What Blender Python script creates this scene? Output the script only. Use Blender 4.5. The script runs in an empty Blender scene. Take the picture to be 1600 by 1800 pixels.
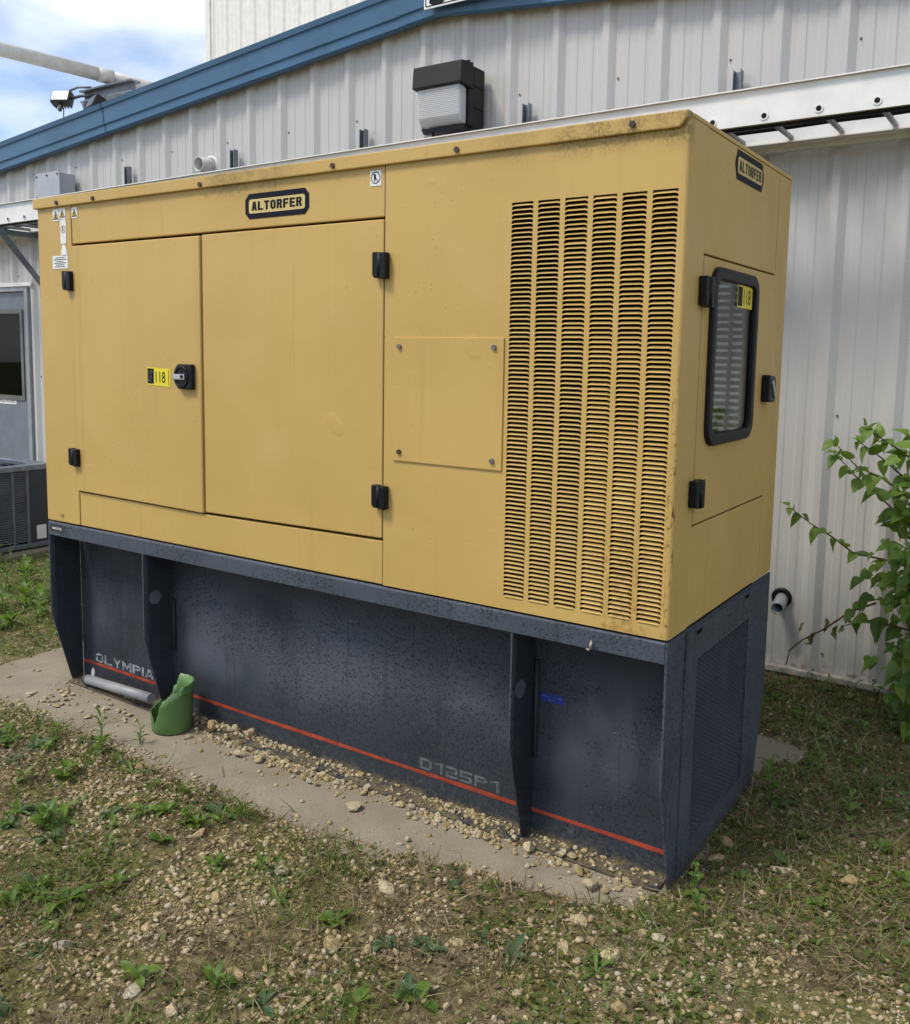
import bpy, bmesh, math, random
import numpy as np
from mathutils import Vector, Matrix, Euler, noise as mnoise

R = math.radians
scene = bpy.context.scene
col = scene.collection
rnd = random.Random(11)
nr = np.random.default_rng(7)

# ------------------------------------------------------------------ camera
CAM = Vector((3.9679, -2.4623, 1.6389))
YAW, PIT, ROL, FPX = R(33.828), R(-6.443), R(0.928), 1600.8
cam_d = bpy.data.cameras.new('camera')
cam = bpy.data.objects.new('camera', cam_d)
col.objects.link(cam)
fw = Vector((-math.sin(YAW) * math.cos(PIT), math.cos(YAW) * math.cos(PIT), math.sin(PIT)))
rt = Vector((math.cos(YAW), math.sin(YAW), 0))
up = rt.cross(fw)
r2 = rt * math.cos(ROL) + up * math.sin(ROL)
u2 = up * math.cos(ROL) - rt * math.sin(ROL)
m = Matrix((r2, u2, -fw)).transposed().to_4x4()
m.translation = CAM
cam.matrix_world = m
cam_d.sensor_fit = 'VERTICAL'
cam_d.sensor_height = 24.0
cam_d.lens = 24.0 * FPX / 1800.0
cam_d.shift_y = -100.0 / 1800.0
cam_d.clip_start = 0.05
cam_d.clip_end = 600
scene.camera = cam

# ------------------------------------------------------------------ sky and sun
SUN_EL, SUN_DIR = R(56), Vector((-0.52, -0.85, 0))          # light comes from front left
SUN_DIR.normalize()
world = bpy.data.worlds.new('World')
scene.world = world
world.use_nodes = True
wn, wl = world.node_tree.nodes, world.node_tree.links
wn.clear()
w_out = wn.new('ShaderNodeOutputWorld')
w_bg = wn.new('ShaderNodeBackground')
w_sky = wn.new('ShaderNodeTexSky')
w_sky.sky_type = 'NISHITA'
w_sky.sun_disc = False
w_sky.sun_elevation = SUN_EL
w_sky.sun_rotation = math.atan2(SUN_DIR.x, SUN_DIR.y)
w_sky.dust_density = 0.6
w_sky.ozone_density = 3.0
w_bg.inputs['Strength'].default_value = 0.14
w_tc = wn.new('ShaderNodeTexCoord')
w_map = wn.new('ShaderNodeMapping')
w_map.inputs['Scale'].default_value = (1.0, 1.0, 2.2)
w_map.inputs['Location'].default_value = (0.35, 0.1, 0.25)
w_no = wn.new('ShaderNodeTexNoise')
w_no.inputs['Scale'].default_value = 2.6
w_no.inputs['Detail'].default_value = 6
w_no.inputs['Roughness'].default_value = 0.48
w_rp = wn.new('ShaderNodeValToRGB')
w_rp.color_ramp.elements[0].position = 0.41
w_rp.color_ramp.elements[1].position = 0.66
w_mx = wn.new('ShaderNodeMix')
w_mx.data_type = 'RGBA'
w_mx.inputs['B'].default_value = (5.7, 5.7, 5.75, 1)
w_dim = wn.new('ShaderNodeMix')
w_dim.data_type = 'RGBA'
w_dim.blend_type = 'MULTIPLY'
w_dim.inputs['Factor'].default_value = 1.0
w_dim.inputs['B'].default_value = (0.55, 0.58, 0.62, 1)
wl.new(w_tc.outputs['Generated'], w_map.inputs['Vector'])
wl.new(w_map.outputs['Vector'], w_no.inputs['Vector'])
wl.new(w_no.outputs['Fac'], w_rp.inputs['Fac'])
wl.new(w_rp.outputs['Color'], w_mx.inputs['Factor'])
wl.new(w_sky.outputs['Color'], w_dim.inputs['A'])
wl.new(w_dim.outputs['Result'], w_mx.inputs['A'])
wl.new(w_mx.outputs['Result'], w_bg.inputs['Color'])
wl.new(w_bg.outputs['Background'], w_out.inputs['Surface'])

sun_d = bpy.data.lights.new('sun', 'SUN')
sun_d.energy = 1.45
sun_d.angle = R(14)
sun_d.color = (1.0, 0.93, 0.82)
sun = bpy.data.objects.new('sun', sun_d)
col.objects.link(sun)
sv = Vector((SUN_DIR.x * math.cos(SUN_EL), SUN_DIR.y * math.cos(SUN_EL), math.sin(SUN_EL)))
sun.rotation_euler = sv.to_track_quat('Z', 'Y').to_euler()
sun.location = (-6, -5, 9)

scene.view_settings.view_transform = 'Standard'
scene.view_settings.look = 'None'
scene.view_settings.gamma = 1
scene.view_settings.exposure = 1.03
scene.view_settings.use_curve_mapping = False
scene.cycles.max_bounces = 5
scene.cycles.diffuse_bounces = 2
scene.cycles.glossy_bounces = 3
scene.cycles.transmission_bounces = 4
scene.cycles.transparent_max_bounces = 6

# ------------------------------------------------------------------ node helpers
class NT:
    def __init__(s, name):
        s.m = bpy.data.materials.new(name)
        s.m.use_nodes = True
        s.n, s.l = s.m.node_tree.nodes, s.m.node_tree.links
        s.n.clear()
        s.out = s.n.new('ShaderNodeOutputMaterial')
        s.p = s.n.new('ShaderNodeBsdfPrincipled')
        s.l.new(s.p.outputs[0], s.out.inputs['Surface'])
        s.pos = s.n.new('ShaderNodeNewGeometry').outputs['Position']

    def val(s, x):
        return x

    def put(s, sock, v):
        if isinstance(v, bpy.types.NodeSocket):
            s.l.new(v, sock)
        elif isinstance(v, (tuple, list)) and len(v) == 3 and sock.type == 'RGBA':
            sock.default_value = (*v, 1)
        else:
            sock.default_value = v

    def noise(s, scale, detail=3, rough=0.5, stretch=None, off=None, dist=0.0, vec=None):
        v = vec or s.pos
        if stretch or off:
            mp = s.n.new('ShaderNodeMapping')
            s.l.new(v, mp.inputs['Vector'])
            if stretch: mp.inputs['Scale'].default_value = stretch
            if off: mp.inputs['Location'].default_value = off
            v = mp.outputs[0]
        t = s.n.new('ShaderNodeTexNoise')
        t.inputs['Scale'].default_value = scale
        t.inputs['Detail'].default_value = min(detail, 3)
        t.inputs['Roughness'].default_value = rough
        t.inputs['Distortion'].default_value = dist
        s.l.new(v, t.inputs['Vector'])
        return t.outputs['Fac']

    def voro(s, scale, feature='F1'):
        t = s.n.new('ShaderNodeTexVoronoi')
        t.feature = feature
        t.inputs['Scale'].default_value = scale
        s.l.new(s.pos, t.inputs['Vector'])
        return t

    def ramp(s, v, a, b, lo=0.0, hi=1.0):
        t = s.n.new('ShaderNodeMapRange')
        t.interpolation_type = 'SMOOTHSTEP'
        s.put(t.inputs['Value'], v)
        t.inputs['From Min'].default_value = a
        t.inputs['From Max'].default_value = b
        t.inputs['To Min'].default_value = lo
        t.inputs['To Max'].default_value = hi
        return t.outputs[0]

    def math(s, op, a, b=0.0):
        t = s.n.new('ShaderNodeMath')
        t.operation = op
        s.put(t.inputs[0], a)
        s.put(t.inputs[1], b)
        return t.outputs[0]

    def mix(s, f, a, b):
        t = s.n.new('ShaderNodeMix')
        t.data_type = 'RGBA'
        s.put(t.inputs['Factor'], f)
        s.put(t.inputs['A'], a)
        s.put(t.inputs['B'], b)
        return t.outputs['Result']

    def xyz(s):
        t = s.n.new('ShaderNodeSeparateXYZ')
        s.l.new(s.pos, t.inputs[0])
        return t.outputs

    def bump(s, h, strength=0.3, dist=0.01):
        t = s.n.new('ShaderNodeBump')
        t.inputs['Strength'].default_value = strength
        t.inputs['Distance'].default_value = dist
        s.l.new(h, t.inputs['Height'])
        s.l.new(t.outputs[0], s.p.inputs['Normal'])

    def fin(s, color, rough=0.5, metal=0.0, spec=0.5):
        s.put(s.p.inputs['Base Color'], color)
        s.put(s.p.inputs['Roughness'], rough)
        s.put(s.p.inputs['Metallic'], metal)
        s.put(s.p.inputs['Specular IOR Level'], spec)
        return s.m


def plain(name, c, rough=0.5, metal=0.0, var=0.12, scale=9.0, spec=0.5, bump=0.0):
    t = NT(name)
    f = t.noise(scale, 4)
    c2 = tuple(max(0, x * (1 - var)) for x in c)
    c3 = tuple(min(1, x * (1 + var)) for x in c)
    if bump:
        t.bump(t.noise(scale * 8, 3), bump, 0.004)
    return t.fin(t.mix(t.ramp(f, 0.3, 0.7), c2, c3), rough, metal, spec)


def mk_yellow():
    t = NT('yellow_paint')
    x, y, z = t.xyz()
    big = t.ramp(t.noise(1.3, 3), 0.3, 0.7)
    c = t.mix(big, (0.475, 0.312, 0.092), (0.530, 0.352, 0.108))
    # chalky sun-bleached blotches
    c = t.mix(t.ramp(t.noise(3.1, 4, off=(3, 1, 7)), 0.5, 0.75, 0, 0.35), c, (0.56, 0.385, 0.15))
    # vertical rain streaks
    st = t.ramp(t.noise(9.0, 4, stretch=(3.0, 3.0, 0.10)), 0.55, 0.78, 0, 0.22)
    c = t.mix(st, c, (0.33, 0.20, 0.06))
    # faint smudges
    sm = t.ramp(t.noise(16.0, 5, 0.65, off=(9, 0, 2)), 0.64, 0.80, 0, 0.35)
    c = t.mix(sm, c, (0.36, 0.20, 0.05))
    # mildew on the roof edge: strongest near the right end, a second patch above the badge
    band = t.ramp(z, 2.18, 2.255)
    right = t.math('MULTIPLY', t.ramp(x, 2.15, 3.0), t.ramp(y, 0.05, 0.02))
    mid = t.math('MULTIPLY', t.ramp(x, 1.08, 1.25), t.ramp(x, 1.75, 1.42))
    where = t.math('MAXIMUM', right, t.math('MULTIPLY', mid, 0.75))
    fine = t.ramp(t.noise(150.0, 3, 0.75, stretch=(1, 1, 0.6)), 0.34, 0.60)
    pat = t.ramp(t.noise(9.0, 4, 0.6, off=(1, 4, 0)), 0.30, 0.58)
    mil = t.math('MULTIPLY', t.math('MULTIPLY', band, where), t.math('MULTIPLY', fine, pat))
    c = t.mix(t.math('MULTIPLY', mil, 0.72), c, (0.085, 0.052, 0.015))
    # black specks
    sp = t.ramp(t.voro(34.0).outputs['Distance'], 0.075, 0.055)
    sp = t.math('MULTIPLY', sp, t.ramp(t.noise(2.0, 2, off=(0, 0, 5)), 0.55, 0.62))
    c = t.mix(t.math('MULTIPLY', sp, 0.8), c, (0.05, 0.035, 0.02))
    # rust along the lower right front corner and between the last louvre columns
    corner = t.math('MULTIPLY', t.math('MULTIPLY', t.ramp(x, 3.036, 3.052), t.ramp(y, 0.02, 0.008)), t.ramp(z, 1.75, 1.25))
    rs = t.ramp(t.noise(70.0, 5, 0.7, stretch=(1, 1, 0.45)), 0.52, 0.66)
    c = t.mix(t.math('MULTIPLY', corner, rs), c, (0.14, 0.06, 0.012))
    gap = t.math('MULTIPLY', t.math('MULTIPLY', t.ramp(x, 2.84, 2.86), t.ramp(z, 1.30, 0.95)), t.ramp(t.noise(45.0, 4), 0.42, 0.65, 0, 0.5))
    c = t.mix(t.math('MULTIPLY', gap, t.ramp(x, 3.02, 2.97)), c, (0.23, 0.12, 0.03))
    # hairline scratches
    sr = t.ramp(t.noise(30.0, 2, stretch=(0.25, 1, 5.0), off=(2, 0, 8), dist=0.6), 0.735, 0.75)
    c = t.mix(t.math('MULTIPLY', sr, 0.35), c, (0.62, 0.50, 0.26))
    t.bump(t.math('ADD', t.noise(2.2, 2), t.math('MULTIPLY', t.ramp(t.noise(7.0, 1, off=(4, 0, 4)), 0.70, 0.80), 0.25)), 0.30, 0.02)
    return t.fin(c, t.ramp(t.noise(6.0, 3), 0.3, 0.7, 0.42, 0.58), 0, 0.4)


def mk_tank():
    t = NT('slate_blue_paint')
    x, y, z = t.xyz()
    c = t.mix(t.ramp(t.noise(2.0, 3), 0.35, 0.65), (0.026, 0.032, 0.041), (0.036, 0.044, 0.056))
    # upper rail and end plates lighter than the tank and ribs
    c = t.mix(t.math('MAXIMUM', t.ramp(y, 0.035, 0.010), t.ramp(x, 3.055, 3.060)), c, t.mix(t.ramp(t.noise(3.0, 3), 0.35, 0.65), (0.055, 0.066, 0.084), (0.070, 0.083, 0.104)))
    # chalked, sun-faded clouds on the tank face, masked off up top to paint in the rail's shade
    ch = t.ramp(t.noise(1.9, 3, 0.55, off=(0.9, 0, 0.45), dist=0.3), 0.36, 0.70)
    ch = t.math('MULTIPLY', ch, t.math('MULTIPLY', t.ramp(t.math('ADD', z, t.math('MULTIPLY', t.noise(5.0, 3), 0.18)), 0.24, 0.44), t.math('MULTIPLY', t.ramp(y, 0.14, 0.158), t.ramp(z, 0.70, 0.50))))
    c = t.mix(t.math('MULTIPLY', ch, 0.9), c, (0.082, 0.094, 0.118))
    # mould specks, two sizes, thickest in the right-hand bays
    s1 = t.ramp(t.voro(125.0).outputs['Distance'], 0.50, 0.30)
    s1 = t.math('MULTIPLY', s1, t.ramp(t.math('ADD', t.noise(2.6, 3, 0.6, off=(5, 2, 1)), t.math('MULTIPLY', x, 0.045)), 0.46, 0.62))
    s1 = t.math('MULTIPLY', s1, t.ramp(t.noise(70.0, 2), 0.40, 0.52))
    c = t.mix(t.math('MULTIPLY', s1, 0.85), c, (0.010, 0.011, 0.014))
    s2 = t.ramp(t.voro(38.0).outputs['Distance'], 0.24, 0.14)
    s2 = t.math('MULTIPLY', s2, t.ramp(t.noise(18.0, 3, off=(2, 2, 2)), 0.52, 0.62))
    c = t.mix(t.math('MULTIPLY', s2, 0.7), c, (0.012, 0.013, 0.017))
    # rain trails running down
    dr = t.ramp(t.noise(11.0, 3, stretch=(3.5, 3.5, 0.16), off=(0, 0, 2)), 0.56, 0.74, 0, 0.45)
    c = t.mix(dr, c, (0.018, 0.021, 0.026))
    # soil splash near the ground and silt lying on the flange
    mud = t.math('MULTIPLY', t.ramp(t.math('ADD', z, t.math('MULTIPLY', t.noise(9.0, 3), 0.10)), 0.15, 0.06), t.ramp(t.noise(45.0, 3, 0.7), 0.46, 0.70))
    c = t.mix(t.math('MULTIPLY', mud, 0.45), c, (0.15, 0.125, 0.085))
    silt = t.math('MULTIPLY', t.ramp(z, 0.030, 0.010), t.ramp(t.noise(16.0, 3, off=(3, 0, 0)), 0.34, 0.54))
    c = t.mix(t.math('MULTIPLY', silt, 0.95), c, t.mix(t.ramp(t.noise(140.0, 3, 0.7), 0.3, 0.7), (0.05, 0.04, 0.022), (0.20, 0.165, 0.10)))
    chip = t.math('MULTIPLY', t.ramp(t.noise(48.0, 3, 0.7, off=(1, 3, 1)), 0.655, 0.69), t.ramp(t.noise(3.5, 2, off=(8, 1, 3)), 0.50, 0.60))
    c = t.mix(t.math('MULTIPLY', chip, 0.8), c, (0.10, 0.055, 0.028))
    tiny = t.ramp(t.voro(40.0).outputs['Distance'], 0.06, 0.04)
    c = t.mix(t.math('MULTIPLY', tiny, t.ramp(t.noise(4.0, 2, off=(7, 7, 0)), 0.5, 0.56, 0, 0.7)), c, (0.35, 0.36, 0.36))
    t.bump(t.noise(40.0, 3), 0.08, 0.002)
    return t.fin(c, t.ramp(t.noise(5.0, 3), 0.3, 0.7, 0.5, 0.75), 0, 0.3)


def mk_wall():
    t = NT('light_grey_siding')
    x, y, z = t.xyz()
    c = t.mix(t.ramp(t.noise(0.9, 3), 0.3, 0.7), (0.465, 0.455, 0.435), (0.50, 0.49, 0.47))
    st = t.ramp(t.noise(7.0, 4, stretch=(4.0, 4.0, 0.06)), 0.5, 0.8, 0, 0.30)
    c = t.mix(st, c, (0.38, 0.37, 0.35))
    low = t.math('MULTIPLY', t.ramp(z, 0.55, 0.05), t.ramp(t.noise(9.0, 5, 0.6), 0.35, 0.7))
    c = t.mix(t.math('MULTIPLY', low, 0.6), c, (0.36, 0.32, 0.26))
    rust = t.math('MULTIPLY', t.ramp(z, 0.13, 0.06), t.ramp(t.noise(30.0, 4), 0.5, 0.7))
    c = t.mix(t.math('MULTIPLY', rust, 0.8), c, (0.25, 0.13, 0.05))
    return t.fin(c, 0.42, 0, 0.5)


def mk_soil():
    t = NT('soil')
    n1 = t.noise(3.0, 5, 0.6)
    n2 = t.noise(26.0, 6, 0.7)
    c = t.mix(t.ramp(n2, 0.3, 0.7), (0.060, 0.049, 0.024), (0.21, 0.172, 0.092))
    c = t.mix(t.ramp(n1, 0.44, 0.60, 0, 0.75), c, t.mix(t.ramp(t.noise(60.0, 3), 0.3, 0.7), (0.052, 0.060, 0.012), (0.150, 0.150, 0.042)))
    v = t.voro(95.0)
    g = t.math('MULTIPLY', t.ramp(v.outputs['Distance'], 0.42, 0.30), t.ramp(t.noise(5.0, 4, off=(2, 6, 0)), 0.45, 0.60))
    sep = t.n.new('ShaderNodeSeparateColor')
    t.l.new(v.outputs['Color'], sep.inputs[0])
    pc = t.mix(sep.outputs[0], (0.30, 0.23, 0.13), (0.52, 0.44, 0.30))
    c = t.mix(t.math('MULTIPLY', g, t.ramp(sep.outputs[1], 0.35, 0.5)), c, pc)
    t.bump(t.math('ADD', n2, t.math('MULTIPLY', g, 0.5)), 0.9, 0.015)
    return t.fin(c, 0.95, 0, 0.2)


def mk_concrete():
    t = NT('weathered_concrete')
    c = t.mix(t.ramp(t.noise(4.0, 5, 0.6), 0.3, 0.7), (0.235, 0.205, 0.150), (0.325, 0.285, 0.212))
    c = t.mix(t.ramp(t.noise(190.0, 3, 0.7), 0.35, 0.65, 0, 0.8), c, (0.20, 0.168, 0.115))
    c = t.mix(t.ramp(t.noise(220.0, 2, 0.6, off=(3, 3, 3)), 0.60, 0.70, 0, 0.7), c, (0.50, 0.44, 0.35))
    c = t.mix(t.ramp(t.noise(2.3, 4, off=(1, 1, 0)), 0.50, 0.70, 0, 0.6), c, (0.20, 0.165, 0.115))
    c = t.mix(t.ramp(t.noise(14.0, 4, off=(4, 1, 0)), 0.52, 0.72, 0, 0.45), c, (0.23, 0.19, 0.13))
    dk = t.ramp(t.voro(150.0).outputs['Distance'], 0.22, 0.12)
    c = t.mix(t.math('MULTIPLY', dk, t.ramp(t.noise(60.0, 2), 0.5, 0.6)), c, (0.12, 0.09, 0.06))
    crk = t.ramp(t.voro(1.15, 'DISTANCE_TO_EDGE').outputs['Distance'], 0.0035, 0.001)
    c = t.mix(t.math('MULTIPLY', crk, t.ramp(t.noise(5.0, 3), 0.52, 0.60, 0, 0.7)), c, (0.08, 0.06, 0.04))
    t.bump(t.noise(150.0, 4, 0.7), 0.5, 0.004)
    return t.fin(c, 0.9, 0, 0.25)


def mk_stone(name, island):
    t = NT(name)
    if island:
        rv = t.n.new('ShaderNodeNewGeometry').outputs['Random Per Island']
    else:
        rv = t.n.new('ShaderNodeObjectInfo').outputs['Color']
    a = t.mix(t.ramp(rv, 0.0, 0.6), (0.34, 0.25, 0.115), (0.50, 0.41, 0.245))
    a = t.mix(t.ramp(rv, 0.6, 1.0), a, (0.50, 0.45, 0.34))
    f = t.noise(75.0, 5, 0.65)
    c = t.mix(t.ramp(f, 0.35, 0.7), t.mix(0.55, a, (0.15, 0.11, 0.05)), a)
    t.bump(f, 0.8, 0.006)
    return t.fin(c, 0.9, 0, 0.2)


def mk_leaf(name, c1, c2, island=False, trans=0.35, back=None):
    t = NT(name)
    if island:
        rv = t.n.new('ShaderNodeNewGeometry').outputs['Random Per Island']
    else:
        rv = t.n.new('ShaderNodeObjectInfo').outputs['Random']
    c = t.mix(t.ramp(rv, 0, 1), c1, c2)
    c = t.mix(t.ramp(t.noise(60.0, 3), 0.3, 0.75, 0, 0.4), c, tuple(x * 0.6 for x in c1))
    t.fin(c, 0.48, 0, 0.4)
    tr = t.n.new('ShaderNodeBsdfTranslucent')
    t.l.new(t.mix(0.5, c, (c2[0] * 1.7, c2[1] * 1.7, c2[2] * 0.9)), tr.inputs['Color'])
    mx = t.n.new('ShaderNodeMixShader')
    mx.inputs[0].default_value = trans
    t.l.new(t.p.outputs[0], mx.inputs[1])
    t.l.new(tr.outputs[0], mx.inputs[2])
    t.l.new(mx.outputs[0], t.out.inputs['Surface'])
    return t.m


def mk_glass(name, tint=(0.75, 0.78, 0.8), rough=0.01, milky=0.0, refl=0.5):
    t = NT(name)
    tp = t.n.new('ShaderNodeBsdfTransparent')
    tp.inputs[0].default_value = (*tint, 1)
    gl = t.n.new('ShaderNodeBsdfGlossy')
    gl.inputs['Roughness'].default_value = rough
    fr = t.n.new('ShaderNodeFresnel')
    fr.inputs[0].default_value = 1.5
    mx = t.n.new('ShaderNodeMixShader')
    t.l.new(t.math('MULTIPLY', fr.outputs[0], refl), mx.inputs[0])
    t.l.new(tp.outputs[0], mx.inputs[1])
    t.l.new(gl.outputs[0], mx.inputs[2])
    last = mx
    if milky:
        df = t.n.new('ShaderNodeBsdfDiffuse')
        df.inputs[0].default_value = (0.93, 0.94, 0.95, 1)
        m2 = t.n.new('ShaderNodeMixShader')
        m2.inputs[0].default_value = milky
        t.l.new(mx.outputs[0], m2.inputs[1])
        t.l.new(df.outputs[0], m2.inputs[2])
        last = m2
    t.l.new(last.outputs[0], t.out.inputs['Surface'])
    return t.m


M = dict(
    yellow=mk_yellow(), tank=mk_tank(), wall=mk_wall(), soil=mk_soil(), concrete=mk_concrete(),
    stone=mk_stone('limestone', False), pebble=mk_stone('pebble_stone', True),
    black=plain('black_plastic', (0.006, 0.0065, 0.009), 0.4, spec=0.22),
    rubber=plain('black_rubber', (0.007, 0.0075, 0.009), 0.5, spec=0.25),
    dark=plain('dark_interior', (0.006, 0.005, 0.0045), 0.9, spec=0.1),
    engine=plain('engine_grey', (0.045, 0.04, 0.035), 0.6),
    radiator=plain('radiator_core', (0.03, 0.022, 0.018), 0.6),
    blue=plain('blue_trim_paint', (0.046, 0.125, 0.225), 0.4, var=0.10, scale=3),
    white=plain('white_aluminium', (0.72, 0.715, 0.695), 0.4, var=0.06),
    ledge=plain('weathered_ledge', (0.38, 0.345, 0.28), 0.7, var=0.4, scale=14),
    galv=plain('galvanised_steel', (0.20, 0.22, 0.25), 0.45, metal=0.5, var=0.2),
    box_grey=plain('grey_box_paint', (0.36, 0.38, 0.41), 0.45, var=0.06),
    pvc=plain('grey_pvc', (0.24, 0.245, 0.25), 0.45, var=0.12),
    white_pvc=plain('white_pvc', (0.50, 0.49, 0.465), 0.45, var=0.08),
    bronze=plain('dark_bronze_casting', (0.016, 0.0155, 0.015), 0.55, var=0.1, spec=0.3),
    door=plain('slate_door_paint', (0.155, 0.175, 0.205), 0.45, var=0.08),
    jamb=plain('grey_door_frame', (0.27, 0.285, 0.305), 0.45, var=0.08),
    ac=plain('charcoal_cabinet', (0.125, 0.135, 0.147), 0.45, var=0.12),
    ac_dark=plain('dark_cabinet_panel', (0.030, 0.034, 0.041), 0.45, var=0.12),
    roof=plain('pale_roof_sheet', (0.50, 0.50, 0.48), 0.4),
    tall=plain('cream_siding', (0.70, 0.68, 0.62), 0.45, var=0.05),
    tag=plain('yellow_tag', (0.72, 0.60, 0.02), 0.4, var=0.05),
    sticker=plain('white_sticker', (0.72, 0.72, 0.70), 0.5, var=0.05),
    print_black=plain('black_print', (0.006, 0.006, 0.008), 0.5, spec=0.15),
    badge=plain('badge_black', (0.006, 0.007, 0.013), 0.5, spec=0.15),
    badge_face=plain('badge_buff', (0.58, 0.44, 0.17), 0.45, var=0.06),
    amber=plain('warning_amber', (0.55, 0.36, 0.03), 0.5),
    red=plain('red_stripe_paint', (0.30, 0.045, 0.020), 0.5, var=0.3, scale=14),
    silver=plain('silver_lettering', (0.22, 0.23, 0.245), 0.5, var=0.55, scale=60),
    faded=plain('faded_lettering', (0.095, 0.105, 0.116), 0.5, var=0.35, scale=60),
    film=plain('dark_film', (0.030, 0.036, 0.044), 0.4, var=0.2),
    blue_label=plain('blue_label_film', (0.015, 0.035, 0.25), 0.4),
    steel=plain('handle_steel', (0.45, 0.46, 0.47), 0.35, metal=0.7),
    screw=plain('rusty_screw', (0.055, 0.03, 0.02), 0.6, var=0.3),
    screw_grey=plain('zinc_screw', (0.16, 0.16, 0.15), 0.5, metal=0.4),
    pot=plain('green_pot_plastic', (0.095, 0.185, 0.055), 0.42, var=0.16, scale=6),
    cable=plain('black_cable', (0.006, 0.006, 0.007), 0.5, spec=0.2),
    bark=plain('brown_bark', (0.10, 0.065, 0.04), 0.85, var=0.3, scale=60, bump=0.5),
    green_stem=plain('green_stem', (0.09, 0.13, 0.035), 0.6, var=0.2),
    dry=mk_leaf('dry_thatch', (0.09, 0.065, 0.03), (0.34, 0.27, 0.145), True, 0.15),
    moss=mk_leaf('small_green_leaf', (0.055, 0.095, 0.015), (0.165, 0.195, 0.045), True, 0.3),
    grass=mk_leaf('grass_blade', (0.08, 0.14, 0.02), (0.20, 0.24, 0.06), True, 0.3),
    leaf=mk_leaf('shrub_leaf', (0.065, 0.140, 0.020), (0.200, 0.315, 0.055), False, 0.4),
    leaf_m=mk_leaf('shrub_leaf_mass', (0.065, 0.140, 0.020), (0.200, 0.315, 0.055), True, 0.4),
    weed=mk_leaf('weed_leaf', (0.085, 0.165, 0.026), (0.175, 0.270, 0.048), False, 0.4),
    weed_blue=mk_leaf('dull_weed_leaf', (0.060, 0.115, 0.042), (0.095, 0.165, 0.060), False, 0.3),
    withered=mk_leaf('withered_leaf', (0.09, 0.085, 0.03), (0.16, 0.14, 0.05), False, 0.3),
    door_glass=mk_glass('tinted_door_glass', (0.30, 0.32, 0.33), 0.01, 0.0, 0.2),
    glass=mk_glass('window_glass', (0.66, 0.70, 0.70)),
    lens=mk_glass('ribbed_lens', (0.95, 0.96, 0.97), 0.06, 0.46),
    reflector=plain('lamp_reflector', (0.80, 0.82, 0.83), 0.35),
    mesh=plain('painted_mesh', (0.060, 0.072, 0.090), 0.5),
)

# ------------------------------------------------------------------ mesh helpers
def tag(o, label=None, cat=None, group=None, kind=None):
    if label: o['label'] = label
    if cat: o['category'] = cat
    if group: o['group'] = group
    if kind: o['kind'] = kind
    return o


def thing(name, loc, label, cat, group=None, rot=None):
    o = bpy.data.objects.new(name, None)
    o.empty_display_size = 0.1
    o.location = loc
    if rot: o.rotation_euler = rot
    col.objects.link(o)
    return tag(o, label, cat, group)


def root_of(o):
    while o.parent: o = o.parent
    return o


def link(name, me, parent=None, mat=None):
    o = bpy.data.objects.new(name, me)
    if mat is not None and not me.materials:
        me.materials.append(mat)
    col.objects.link(o)
    if parent is not None:
        o.parent = parent
        r = root_of(parent)
        if parent is r:
            o.matrix_parent_inverse = Matrix.Translation(-Vector(r.location)) if r.type == 'EMPTY' else Matrix()
    return o


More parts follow.
